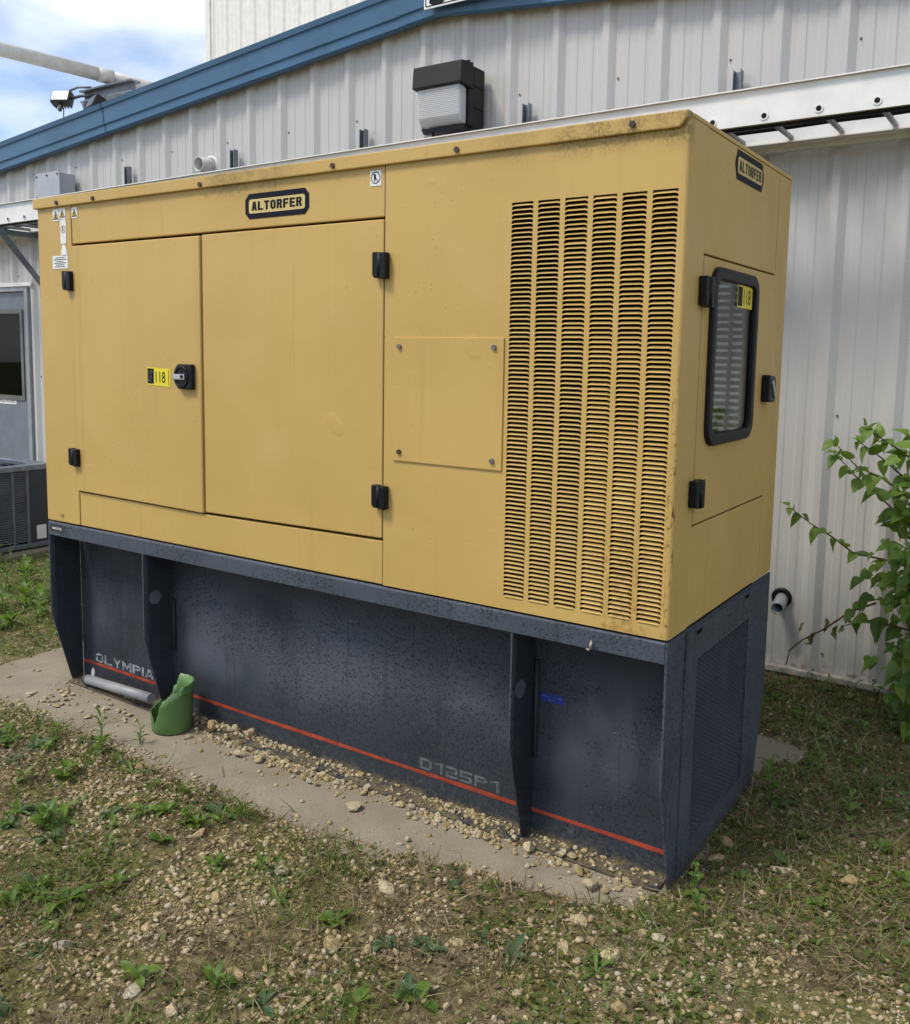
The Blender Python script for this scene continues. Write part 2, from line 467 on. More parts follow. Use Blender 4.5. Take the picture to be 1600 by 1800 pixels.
class MB:
    """collects shapes in world space, builds one mesh object"""
    def __init__(s):
        s.bm = bmesh.new()

    def poly_prism(s, pts, axis, a, b, bev=0.0, seg=2):
        """pts: 2-D outline; extruded along axis from a to b"""
        def P(p, t):
            if axis == 'y': return (p[0], t, p[1])
            if axis == 'x': return (t, p[0], p[1])
            return (p[0], p[1], t)
        bm = s.bm
        v0 = [bm.verts.new(P(p, a)) for p in pts]
        v1 = [bm.verts.new(P(p, b)) for p in pts]
        n = len(pts)
        fs = [bm.faces.new(v0), bm.faces.new(v1[::-1])]
        for i in range(n):
            j = (i + 1) % n
            fs.append(bm.faces.new((v0[j], v0[i], v1[i], v1[j])))
        bmesh.ops.recalc_face_normals(bm, faces=fs)
        if bev:
            es = list({e for f in fs for e in f.edges})
            bmesh.ops.bevel(bm, geom=es, offset=bev, segments=seg, affect='EDGES', profile=0.6, clamp_overlap=True)
        return s

    def box(s, x0, x1, y0, y1, z0, z1, bev=0.0, seg=2):
        return s.poly_prism([(x0, z0), (x1, z0), (x1, z1), (x0, z1)], 'y', y0, y1, bev, seg)

    def ring(s, p, d, r, n, up=None):
        d = Vector(d).normalized()
        u = Vector((0, 0, 1)) if abs(d.z) < 0.9 else Vector((1, 0, 0))
        a = d.cross(u).normalized()
        b = d.cross(a)
        return [s.bm.verts.new(Vector(p) + a * (r * math.cos(2 * math.pi * k / n)) + b * (r * math.sin(2 * math.pi * k / n))) for k in range(n)]

    def tube(s, pts, radii, n=8, cap=True):
        pts = [Vector(p) for p in pts]
        if not isinstance(radii, (list, tuple)): radii = [radii] * len(pts)
        rings = []
        for i, p in enumerate(pts):
            d = (pts[min(i + 1, len(pts) - 1)] - pts[max(i - 1, 0)])
            rings.append(s.ring(p, d, radii[i], n))
        for a, b in zip(rings, rings[1:]):
            for k in range(n):
                f = s.bm.faces.new((a[k], a[(k + 1) % n], b[(k + 1) % n], b[k]))
                f.smooth = True
        if cap:
            s.bm.faces.new(rings[0][::-1]); s.bm.faces.new(rings[-1])
        return s

    def pipe(s, p0, p1, ro, ri, n=24):
        """hollow open-ended pipe"""
        d = Vector(p1) - Vector(p0)
        A, B = s.ring(p0, d, ro, n), s.ring(p1, d, ro, n)
        C, D = s.ring(p0, d, ri, n), s.ring(p1, d, ri, n)
        for k in range(n):
            j = (k + 1) % n
            for q in ((A[k], A[j], B[j], B[k]), (C[j], C[k], D[k], D[j]), (A[j], A[k], C[k], C[j]), (B[k], B[j], D[j], D[k])):
                f = s.bm.faces.new(q)
                f.smooth = True
        return s

    def sheet(s, us, zs, skip, axis, a, b):
        """sheet with rectangular holes; us: breaks along the face, zs: heights, skip: {(i,j)} cells left open"""
        def P(u, t, z): return (u, t, z) if axis == 'y' else (t, u, z)
        bm = s.bm
        V = {}
        def v(i, t, j):
            k = (i, t, j)
            if k not in V: V[k] = bm.verts.new(P(us[i], t, zs[j]))
            return V[k]
        nu, nz = len(us) - 1, len(zs) - 1
        solid = lambda i, j: 0 <= i < nu and 0 <= j < nz and (i, j) not in skip
        fs = []
        for i in range(nu):
            for j in range(nz):
                if not solid(i, j): continue
                fs.append(bm.faces.new((v(i, a, j), v(i + 1, a, j), v(i + 1, a, j + 1), v(i, a, j + 1))))
                fs.append(bm.faces.new((v(i, b, j + 1), v(i + 1, b, j + 1), v(i + 1, b, j), v(i, b, j))))
                if not solid(i - 1, j): fs.append(bm.faces.new((v(i, b, j), v(i, a, j), v(i, a, j + 1), v(i, b, j + 1))))
                if not solid(i + 1, j): fs.append(bm.faces.new((v(i + 1, a, j), v(i + 1, b, j), v(i + 1, b, j + 1), v(i + 1, a, j + 1))))
                if not solid(i, j - 1): fs.append(bm.faces.new((v(i, b, j), v(i + 1, b, j), v(i + 1, a, j), v(i, a, j))))
                if not solid(i, j + 1): fs.append(bm.faces.new((v(i, a, j + 1), v(i + 1, a, j + 1), v(i + 1, b, j + 1), v(i, b, j + 1))))
        bmesh.ops.recalc_face_normals(bm, faces=fs)
        return s

    def mesh(s, name, mat):
        me = bpy.data.meshes.new(name)
        s.bm.normal_update()
        s.bm.to_mesh(me)
        s.bm.free()
        if mat is not None: me.materials.append(mat)
        return me

    def build(s, name, mat, parent=None):
        return link(name, s.mesh(name, mat), parent)


def np_mesh(name, V, F, mat, smooth=False):
    me = bpy.data.meshes.new(name)
    V = np.asarray(V, np.float32); F = np.asarray(F, np.int32)
    k = F.shape[1]
    me.vertices.add(len(V)); me.vertices.foreach_set('co', V.ravel())
    me.loops.add(F.size); me.loops.foreach_set('vertex_index', F.ravel())
    me.polygons.add(len(F))
    me.polygons.foreach_set('loop_start', np.arange(0, F.size, k, dtype=np.int32))
    me.polygons.foreach_set('loop_total', np.full(len(F), k, np.int32))
    if smooth: me.polygons.foreach_set('use_smooth', np.ones(len(F), bool))
    me.update(calc_edges=True)
    me.validate()
    if mat: me.materials.append(mat)
    return me


def rot_mats(rx, ry, rz):
    cx, sx, cy, sy, cz, sz = np.cos(rx), np.sin(rx), np.cos(ry), np.sin(ry), np.cos(rz), np.sin(rz)
    Rm = np.empty((len(rx), 3, 3))
    Rm[:, 0, 0] = cz * cy; Rm[:, 0, 1] = cz * sy * sx - sz * cx; Rm[:, 0, 2] = cz * sy * cx + sz * sx
    Rm[:, 1, 0] = sz * cy; Rm[:, 1, 1] = sz * sy * sx + cz * cx; Rm[:, 1, 2] = sz * sy * cx - cz * sx
    Rm[:, 2, 0] = -sy; Rm[:, 2, 1] = cy * sx; Rm[:, 2, 2] = cy * cx
    return Rm


def scatter_mesh(name, bases, P, S, Rm, mat, smooth=False):
    """join copies of base meshes [(V,F)] at points P, scales S (N,3), rotations Rm"""
    Vs, Fs, o = [], [], 0
    which = nr.integers(0, len(bases), len(P))
    for b, (bv, bf) in enumerate(bases):
        ix = np.where(which == b)[0]
        if not len(ix): continue
        v = np.einsum('nij,nkj->nki', Rm[ix], bv[None] * S[ix][:, None, :]) + P[ix][:, None, :]
        f = bf[None] + (np.arange(len(ix)) * len(bv))[:, None, None] + o
        Vs.append(v.reshape(-1, 3)); Fs.append(f.reshape(-1, bf.shape[1]))
        o += len(ix) * len(bv)
    return np_mesh(name, np.concatenate(Vs), np.concatenate(Fs), mat, smooth)


def text_mesh(s, w, h, mat, bold=0.0, name='lettering'):
    """flat lettering scaled to w x h, lower left at the origin, in the local XY plane"""
    cu = bpy.data.curves.new(name, 'FONT')
    cu.body = s
    cu.size = 1.0
    cu.offset = bold
    cu.resolution_u = 3
    ob = bpy.data.objects.new(name, cu)
    col.objects.link(ob)
    bpy.context.view_layer.update()
    me = bpy.data.meshes.new_from_object(ob.evaluated_get(bpy.context.evaluated_depsgraph_get()))
    bpy.data.objects.remove(ob)
    co = np.empty(len(me.vertices) * 3, np.float32)
    me.vertices.foreach_get('co', co)
    co = co.reshape(-1, 3)
    lo, hi = co.min(0), co.max(0)
    co[:, 0] = (co[:, 0] - lo[0]) / max(1e-6, hi[0] - lo[0]) * w
    co[:, 1] = (co[:, 1] - lo[1]) / max(1e-6, hi[1] - lo[1]) * h
    co[:, 2] = 0
    me.vertices.foreach_set('co', co.ravel())
    me.materials.clear()
    me.materials.append(mat)
    me.update()
    return me


def block_text(s, w, h, sw, sh, gap, mat, thick_o=1.0):
    """condensed block capitals built from strokes; returns a mesh in the XY plane, w x h"""
    def rect(a, b, c, d): return [(a, c), (b, c), (b, d), (a, d)]
    def bowl(x0, x1, y0, y1, left=True):
        cx, cy = (x1 - x0) * 0.30, min(0.22, (y1 - y0) * 0.35)
        P = [rect(x0 + (0 if left else 0), x1 - cx, y1 - sh, y1), rect(x0, x1 - cx, y0, y0 + sh), rect(x1 - sw, x1, y0 + cy, y1 - cy)]
        P.append([(x1 - cx, y1 - sh), (x1 - sw, y1 - cy), (x1, y1 - cy), (x1 - cx, y1)])
        P.append([(x1 - cx, y0 + sh), (x1 - cx, y0), (x1, y0 + cy), (x1 - sw, y0 + cy)])
        return P
    def glyph(ch, W):
        c = 0.18
        if ch == 'A': return [[(0, 0), (sw, 0), (W / 2 + sw * 0.15, 1), (W / 2 - sw * 0.62, 1)], [(W - sw, 0), (W, 0), (W / 2 + sw * 0.62, 1), (W / 2 - sw * 0.15, 1)], rect(W * 0.28, W * 0.72, 0.20, 0.20 + sh)]
        if ch == 'L': return [rect(0, sw, 0, 1), rect(sw, W, 0, sh)]
        if ch == 'T': return [rect((W - sw) / 2, (W + sw) / 2, 0, 1 - sh), rect(0, W, 1 - sh, 1)]
        if ch in 'FE':
            P = [rect(0, sw, 0, 1), rect(sw, W, 1 - sh, 1), rect(sw, W * 0.9, 0.5 - sh / 2, 0.5 + sh / 2)]
            return P + ([rect(sw, W, 0, sh)] if ch == 'E' else [])
        if ch in 'OD':
            k = W * 0.30
            P = [rect(k if ch == 'O' else sw, W - k, 1 - sh, 1), rect(k if ch == 'O' else sw, W - k, 0, sh), rect(W - sw, W, c, 1 - c),
                 [(W - k, 1 - sh), (W - sw, 1 - c), (W, 1 - c), (W - k, 1)], [(W - k, sh), (W - k, 0), (W, c), (W - sw, c)]]
            if ch == 'D': return P + [rect(0, sw, 0, 1)]
            return P + [rect(0, sw, c, 1 - c), [(k, 1 - sh), (k, 1), (0, 1 - c), (sw, 1 - c)], [(k, sh), (sw, c), (0, c), (k, 0)]]
        if ch in 'RP':
            P = [rect(0, sw, 0, 1)] + [[(max(x, sw), y) for x, y in q] for q in bowl(sw, W, 0.42, 1)]
            return P + ([[(W * 0.48, 0.42), (W - sw, 0), (W + sw * 0.05, 0), (W * 0.48 + sw, 0.42)]] if ch == 'R' else [])
        if ch == 'Y': return [rect((W - sw) / 2, (W + sw) / 2, 0, 0.45), [((W - sw) / 2, 0.45), ((W + sw) / 2, 0.45), (sw, 1), (0, 1)], [((W - sw) / 2, 0.45), ((W + sw) / 2, 0.45), (W, 1), (W - sw, 1)]]
        if ch == 'M': return [rect(0, sw, 0, 1), rect(W - sw, W, 0, 1), [(sw, 0.62), (W / 2, 0.12), (W / 2, 0.5), (sw, 1)], [(W - sw, 0.62), (W - sw, 1), (W / 2, 0.5), (W / 2, 0.12)]]
        if ch == 'N': return [rect(0, sw, 0, 1), rect(W - sw, W, 0, 1), [(sw, 0.62), (W - sw, 0), (W - sw, 0.38), (sw, 1)]]
        if ch == 'I': return [rect(0, sw, 0, 1)]
        if ch == '1': return [rect(W - sw - 0.05, W - 0.05, 0, 1), [(0.05, 0.70), (0.05, 0.82), (W - sw - 0.05, 1), (W - sw - 0.05, 0.86)]]
        if ch == '2': return [rect(0, W, 0, sh), rect(0, W - c * 0.4, 1 - sh, 1), rect(W - sw, W, 0.5, 1 - sh), rect(sw, W - sw * 0.2, 0.5 - sh / 2, 0.5), rect(0, sw, sh, 0.5)]
        if ch == '5': return [rect(0, W, 1 - sh, 1), rect(0, sw, 0.5, 1 - sh), rect(0, W - c * 0.4, 0.5 - sh / 2, 0.5 + sh * 0.4), rect(W - sw, W, sh, 0.5 - sh / 2), rect(0, W - c * 0.3, 0, sh)]
        return []
    bm = bmesh.new()
    x, k = 0.0, 0
    W1 = 0.62 if thick_o == 1.0 else thick_o
    for ch in s:
        W = sw if ch == 'I' else (W1 * 1.15 if ch == 'M' else (W1 * 0.8 if ch == '1' else W1))
        for q in glyph(ch, W):
            k += 1
            bm.faces.new([bm.verts.new((x + a, b, (k % 5) * 0.00006)) for a, b in q])
        x += W + gap
    for v in bm.verts: v.co.x *= w / (x - gap); v.co.y *= h
    bmesh.ops.recalc_face_normals(bm, faces=bm.faces)
    me = bpy.data.meshes.new('lettering')
    bm.to_mesh(me); bm.free()
    me.materials.append(mat)
    return me


def block_front(name, s, x, z, w, h, y, mat, parent, sw, sh, gap, wd=1.0):
    me = block_text(s, w, h, sw, sh, gap, mat, wd)
    me.transform(Matrix.Translation((x, y, z)) @ Matrix.Rotation(R(90), 4, 'X'))
    return link(name, me, parent)


def block_end(name, s, y, z, w, h, x, mat, parent, sw, sh, gap, wd=1.0):
    me = block_text(s, w, h, sw, sh, gap, mat, wd)
    me.transform(Matrix.Translation((x, y, z)) @ Matrix.Rotation(R(90), 4, 'Z') @ Matrix.Rotation(R(90), 4, 'X'))
    return link(name, me, parent)


def text_front(name, s, x, z, w, h, y, mat, parent, bold=0.0, rot=0.0):
    me = text_mesh(s, w, h, mat, bold)
    me.transform(Matrix.Translation((x, y, z)) @ Matrix.Rotation(R(90), 4, 'X') @ Matrix.Rotation(rot, 4, 'Z'))
    return link(name, me, parent)


def text_end(name, s, y, z, w, h, x, mat, parent, bold=0.0):
    me = text_mesh(s, w, h, mat, bold)
    me.transform(Matrix.Translation((x, y, z)) @ Matrix.Rotation(R(90), 4, 'Z') @ Matrix.Rotation(R(90), 4, 'X'))
    return link(name, me, parent)


def rrect(u0, u1, z0, z1, r, n=5):
    pts = []
    for cx, cz, a0 in ((u1 - r, z0 + r, -90), (u1 - r, z1 - r, 0), (u0 + r, z1 - r, 90), (u0 + r, z0 + r, 180)):
        for k in range(n + 1):
            a = R(a0 + 90 * k / n)
            pts.append((cx + r * math.cos(a), cz + r * math.sin(a)))
    return pts


def octagon(u0, u1, z0, z1, cu, cz):
    return [(u0 + cu, z0), (u1 - cu, z0), (u1, z0 + cz), (u1, z1 - cz), (u1 - cu, z1), (u0 + cu, z1), (u0, z1 - cz), (u0, z0 + cz)]


# ================================================================== GROUND
PADV = [(-0.50, -0.27), (0.2, -0.25), (1.0, -0.25), (1.5, -0.27), (1.9, -0.27), (2.2, -0.24), (2.5, -0.17), (2.8, -0.12), (3.0, -0.05),
        (3.06, 0.1), (3.07, 1.0), (3.09, 1.22), (3.17, 1.27), (3.17, 1.42), (2.9, 1.46), (-0.48, 1.46)]
PV = np.array(PADV)


def pad_sd(x, y):
    """signed distance to the part of the slab left bare (positive outside)"""
    p = np.stack([x, y], -1)[..., None, :]
    a = PV; b = np.roll(PV, -1, 0)
    ab = b - a
    t = np.clip(((p - a) * ab).sum(-1) / (ab ** 2).sum(-1), 0, 1)
    d = np.sqrt(((p - a - t[..., None] * ab) ** 2).sum(-1)).min(-1)
    c = ((a[:, 1] > p[..., 1]) != (b[:, 1] > p[..., 1])) & (p[..., 0] < (b[:, 0] - a[:, 0]) * (p[..., 1] - a[:, 1]) / (b[:, 1] - a[:, 1] + 1e-12) + a[:, 0])
    inside = (c.sum(-1) % 2) == 1
    return np.where(inside, -d, d)


def fbm(x, y, sc, oct=3):
    out = np.zeros(x.shape)
    for i, (a, b) in enumerate(zip(x.ravel(), y.ravel())):
        out.flat[i] = mnoise.fractal(Vector((a * sc, b * sc, 3.7)), 0.6, 2.1, oct)
    return out


def soil_h(x, y):
    x = np.asarray(x, float); y = np.asarray(y, float)
    w = fbm(x, y, 2.6, 3) * 0.06 + fbm(x, y, 11.0, 2) * 0.025
    s = pad_sd(x, y) + w
    h = np.clip(s * 0.16, -0.035, 0.012)
    out = np.clip(s * 6, 0, 1)
    return h + out * (fbm(x, y, 5.0, 3) * 0.007 + fbm(x, y, 28.0, 2) * 0.004)


gx = np.unique(np.round(np.concatenate([np.linspace(-80, -8, 16), np.linspace(-8, -2.8, 40), np.linspace(-2.8, -0.7, 70), np.linspace(-0.7, 4.2, 290), np.linspace(4.2, 9, 30), np.linspace(9, 80, 16)]), 4))
gy = np.unique(np.round(np.concatenate([np.linspace(-80, -6, 16), np.linspace(-6, -1.7, 26), np.linspace(-1.7, 0.2, 115), np.linspace(0.2, 2.4, 75), np.linspace(2.4, 9, 20), np.linspace(9, 80, 10)]), 4))
X, Y = np.meshgrid(gx, gy)
near = (X > -3.2) & (X < 5) & (Y > -2.4) & (Y < 2.6)
Z = np.full(X.shape, 0.006)
Z[near] = soil_h(X[near], Y[near])
nx_, ny_ = len(gx), len(gy)
idx = np.arange(nx_ * ny_).reshape(ny_, nx_)
F = np.stack([idx[:-1, :-1], idx[:-1, 1:], idx[1:, 1:], idx[1:, :-1]], -1).reshape(-1, 4)
ground = link('ground', np_mesh('ground', np.stack([X, Y, Z], -1).reshape(-1, 3), F, M['soil'], True))
tag(ground, kind='structure')

slab = MB().box(-0.50, 3.20, -0.40, 1.47, -0.15, 0.0, 0.008)
tag(slab.build('concrete_slab', M['concrete']), kind='structure')
tag(MB().poly_prism([(-3.75, 0.78), (-2.54, 0.95), (-2.62, 1.95), (-3.75, 1.9)], 'z', -0.1, 0.05, 0.01).build('equipment_slab', M['concrete']), kind='structure')

# ================================================================== BUILDING WITH SIDING
WY = 2.285                                    # face of the flat of the siding
PITCH = 0.3065
RX0 = 2.972                                   # one rib centre
RIDGE = 0.66
def rake(x): return 3.640 - 0.0955 * abs(x - RIDGE)

bld = thing('metal_building', (0.66, WY, 0), 'low grey metal-sided building with blue gable trim behind the generator', 'building')
def rib_profile(x0):
    """x / depth breaks of one module centred on a major rib at x0"""
    return [(x0 - 0.052, 0), (x0 - 0.016, -0.027), (x0 + 0.016, -0.027), (x0 + 0.052, 0),
            (x0 + 0.080, 0), (x0 + 0.088, -0.004), (x0 + 0.122, -0.004), (x0 + 0.130, 0),
            (x0 + 0.176, 0), (x0 + 0.184, -0.004), (x0 + 0.218, -0.004), (x0 + 0.226, 0)]
DOOR = (-4.80, -3.845, 2.165)
mods = [RX0 + k * PITCH for k in range(-37, 20)]
for pi in range(0, len(mods), 3):
    prof = []
    for x0 in mods[pi:pi + 3]: prof += rib_profile(x0)
    nxt = mods[pi + 2] + PITCH - 0.052
    prof.append((nxt + 0.004, -0.0015))
    extra = []
    for e in DOOR[:2]:
        for (a, da), (b, db) in zip(prof, prof[1:]):
            if a < e < b: extra.append((e, da + (db - da) * (e - a) / (b - a)))
    if prof[0][0] < RIDGE < prof[-1][0]:
        for (a, da), (b, db) in zip(prof, prof[1:]):
            if a < RIDGE < b: extra.append((RIDGE, da + (db - da) * (RIDGE - a) / (b - a)))
    prof = sorted(prof + extra)
    bm = MB()
    for (a, da), (b, db) in zip(prof, prof[1:]):
        zb = DOOR[2] if DOOR[0] - 1e-6 <= (a + b) / 2 <= DOOR[1] else 0.062
        q = [bm.bm.verts.new(v) for v in ((a, WY + da, zb), (b, WY + db, zb), (b, WY + db, rake(b) + 0.1), (a, WY + da, rake(a) + 0.1))]
        bm.bm.faces.new(q)
    bmesh.ops.remove_doubles(bm.bm, verts=bm.bm.verts, dist=1e-5)
    bm.build('wall_panel', M['wall'], bld)

# screw heads of the siding, too small to tell apart singly
sc = MB()
for k_, x0 in enumerate(mods):
    for z in (0.155, 1.36, 2.26, 3.13):
        for dx in ((0.066,) if z not in (2.26,) else (0.066,)):
            x = x0 + dx
            if z > 1 and (k_ + int(z * 10)) % 2: continue
            if z > rake(x) - 0.05 or (DOOR[0] < x < DOOR[1] and z < 2.2): continue
            sc.tube([(x, WY + 0.001, z), (x, WY - 0.003, z)], 0.0065, 8)
            sc.tube([(x, WY - 0.003, z), (x, WY - 0.008, z)], 0.0042, 6)
tag(sc.build('siding_screws', M['screw_grey'], bld), kind='stuff')

# base ledge and footing
MB().box(-8.6, DOOR[0], WY - 0.045, WY + 0.02, 0.030, 0.060, 0.004).build('base_ledge', M['ledge'], bld)
MB().box(DOOR[1], 8.8, WY - 0.045, WY + 0.02, 0.030, 0.060, 0.004).build('base_ledge', M['ledge'], bld)
MB().box(-8.6, 8.8, WY - 0.025, WY + 0.2, -0.3, 0.029, 0.004).build('footing', M['concrete'], bld)

# blue rake trim: folded flashing in lengths with lapped joints
def trim_piece(xa, xb, lift=0.0):
    b = MB()
    prof = [(0.0, 0.0), (-0.055, -0.012), (-0.070, 0.0), (-0.072, 0.050), (-0.084, 0.060), (-0.092, 0.172), (-0.104, 0.178), (-0.112, 0.213), (-0.06, 0.228), (0.05, 0.236)]
    ra = [b.bm.verts.new((xa, WY - 0.032 + y * 1.0 - lift, rake(xa) + z + lift * 0.4)) for y, z in prof]
    rb = [b.bm.verts.new((xb, WY - 0.032 + y * 1.0 - lift, rake(xb) + z + lift * 0.4)) for y, z in prof]
    for i in range(len(prof) - 1):
        b.bm.faces.new((ra[i], rb[i], rb[i + 1], ra[i + 1]))
    return b
cuts = [-8.8, -5.6, -2.55, 0.42]
for a, b_ in zip(cuts, cuts[1:]): trim_piece(a, b_ + 0.02, 0.0).build('rake_trim', M['blue'], bld)
cuts = [0.92, 3.9, 6.9, 8.9]
for a, b_ in zip(cuts, cuts[1:]): trim_piece(a - 0.02, b_, 0.0).build('rake_trim', M['blue'], bld)
rc = MB()
for half in ((0.40, RIDGE), (RIDGE, 0.94)):
    t_ = trim_piece(half[0], half[1], 0.004)
    me_ = t_.mesh('tmp', None); rc.bm.from_mesh(me_); bpy.data.meshes.remove(me_)
rc.build('ridge_cap_trim', M['blue'], bld)
# roof sheets
for sx, xe in ((-1, -9.6), (1, 9.6)):
    rf = MB()
    zz = [rake(RIDGE) + 0.215, rake(xe) + 0.215]
    rf.poly_prism([(RIDGE, zz[0]), (xe, zz[1]), (xe, zz[1] - 0.05), (RIDGE, zz[0] - 0.05)], 'y', WY + 0.02, 7.98)
    rf.build('roof', M['roof'], bld)

# door (only its hinge side comes into the picture)
dr = MB().sheet([DOOR[0] + 0.05, -4.62, -3.995, DOOR[1] - 0.045], [0.03, 1.175, 1.925, 2.118], {(1, 1)}, 'y', WY - 0.005, WY + 0.04).build('door', M['door'], bld)
ring = MB()
o_, i_ = rrect(-4.66, -3.955, 1.135, 1.965, 0.01, 2), rrect(-4.62, -3.995, 1.175, 1.925, 0.01, 2)
def ring_prism(b, outer, inner, axis, t0, t1, bev=0.0):
    n = len(outer)
    P = (lambda p, t: (p[0], t, p[1])) if axis == 'y' else (lambda p, t: (t, p[0], p[1]))
    vs = [[b.bm.verts.new(P(p, t)) for p in q] for q, t in ((outer, t0), (outer, t1), (inner, t1), (inner, t0))]
    fs = []
    for r_ in range(4):
        A, B = vs[r_], vs[(r_ + 1) % 4]
        for k in range(n):
            fs.append(b.bm.faces.new((A[k], A[(k + 1) % n], B[(k + 1) % n], B[k])))
    bmesh.ops.recalc_face_normals(b.bm, faces=fs)
    if bev:
        es = [e for e in {e for f in fs for e in f.edges} if e.calc_face_angle(0) > 0.9]
        bmesh.ops.bevel(b.bm, geom=es, offset=bev, segments=3, affect='EDGES', profile=0.5, clamp_overlap=True)
    return b
ring_prism(ring, o_, i_, 'y', WY - 0.016, WY + 0.005).build('window_frame', M['screw_grey'], dr)
MB().box(-4.619, -3.996, WY + 0.012, WY + 0.018, 1.176, 1.924).build('window_pane', M['door_glass'], dr)
bl = MB()
for k in range(24): bl.poly_prism([(WY + 0.045, 1.18 + k * 0.031), (WY + 0.05, 1.18 + k * 0.031), (WY + 0.068, 1.205 + k * 0.031), (WY + 0.063, 1.205 + k * 0.031)], 'x', -4.6, -4.0)
tag(bl.build('window_blind', M['engine'], dr), kind='stuff')
MB().box(-4.7, -3.9, WY + 0.09, WY + 0.1, 1.1, 2.0).build('blind_backing', M['dark'], dr)
for z in (1.90, 1.02, 0.25):
    MB().tube([(-3.888, WY - 0.012, z), (-3.888, WY - 0.012, z + 0.12)], 0.011, 8).build('door_hinge', M['ac_dark'], dr)
fr = MB()
fr.box(DOOR[1] - 0.042, DOOR[1] + 0.012, WY - 0.034, WY + 0.05, 0.03, 2.165, 0.003)
fr.box(DOOR[0], DOOR[0] + 0.045, WY - 0.034, WY + 0.05, 0.03, 2.165, 0.003)
fr.box(DOOR[0] + 0.046, DOOR[1] - 0.043, WY - 0.034, WY + 0.05, 2.122, 2.165, 0.003)
fr.build('door_frame', M['jamb'], bld)
MB().box(DOOR[0] - 0.03, DOOR[1] + 0.10, WY - 0.045, WY - 0.036, 2.166, 2.20, 0.002).build('door_head_trim', M['white'], bld)
MB().box(-4.56, -4.11, WY - 0.0075, WY - 0.0055, 1.092, 1.158).build('door_sign', M['sticker'], dr)
text_front('door_sign_lettering', 'CONTROL ROOM', -4.53, 1.106, 0.40, 0.038, WY - 0.0085, M['print_black'], dr)

# sign at the peak
sg = thing('roof_sign', (0.80, 2.13, rake(0.8) + 0.05), 'white sign with dark letters fixed to the blue trim at the gable peak', 'sign')
MB().poly_prism([(0.622, rake(0.622) + 0.020), (1.36, rake(0.622) + 0.020), (1.36, rake(0.622) + 0.25), (0.622, rake(0.622) + 0.25)], 'y', 2.122, 2.128).build('sign_plate', M['sticker'], sg)
zs_ = rake(0.622) + 0.022
ring_prism(MB(), rrect(0.632, 1.35, rake(0.622) + 0.03, rake(0.622) + 0.24, 0.006, 1), rrect(0.638, 1.344, rake(0.622) + 0.036, rake(0.622) + 0.234, 0.006, 1), 'y', 2.1205, 2.122).build('sign_border', M['print_black'], sg)
text_front('sign_lettering', 'STA', 0.66, zs_ + 0.01, 0.50, 0.15, 2.1200, M['badge'], sg, 0.03)

# ================================================================== TALLER BUILDING BEHIND, PIPE AND ROOF RACK
tb = thing('tall_building', (-2, 8.0, 0), 'taller cream metal-sided building rising behind the blue trim', 'building')
TX0, TY = -7.93, 8.0
for pi in range(0, 51, 3):
    b = MB()
    prof = []
    for k in range(3): prof += [(p[0], p[1] * 0.9) for p in rib_profile(TX0 + 0.085 + (pi + k) * 0.31)]
    prof.append((prof[-1][0] + 0.03, 0))
    for (a, da), (c, dc) in zip(prof, prof[1:]):
        b.bm.faces.new([b.bm.verts.new(v) for v in ((a, TY + da, 2.4), (c, TY + dc, 2.4), (c, TY + dc, 11.0), (a, TY + da, 11.0))])
    bmesh.ops.remove_doubles(b.bm, verts=b.bm.verts, dist=1e-5)
    b.build('wall_panel', M['tall'], tb)
MB().box(TX0 - 0.05, TX0 + 0.06, TY - 0.045, TY + 0.10, 2.3, 11.0, 0.004).build('corner_trim', M['tall'], tb)
MB().box(TX0 - 0.03, TX0 + 0.02, TY + 0.101, TY + 9, 2.3, 11.0).build('side_wall', M['tall'], tb)
MB().box(TX0 - 0.2, 8.2, TY - 0.1, TY + 9, 11.0, 11.2).build('roof', M['roof'], tb)

pp = thing('conveying_pipe', (-5.0, 4.0, 4.5), 'long white pipe running across the sky over the blue roof edge', 'pipe')
MB().tube([(-6.25, -0.2, 4.83), (-5.40, 2.75, 4.65), (-5.02, 4.02, 4.58)], 0.072, 20).build('pipe_length', M['white_pvc'], pp)
MB().tube([(-5.06, 3.9, 4.585), (-5.015, 4.05, 4.578)], 0.077, 20).build('pipe_coupling', M['white_pvc'], pp)
MB().tube([(-5.018, 4.03, 4.58), (-4.88, 4.42, 4.545), (-4.70, 4.75, 4.52), (-4.45, 4.93, 4.52), (-4.15, 4.98, 4.57), (-3.85, 4.98, 4.63), (-2.4, 4.98, 4.86)], 0.070, 20).build('pipe_bend', M['white_pvc'], pp)

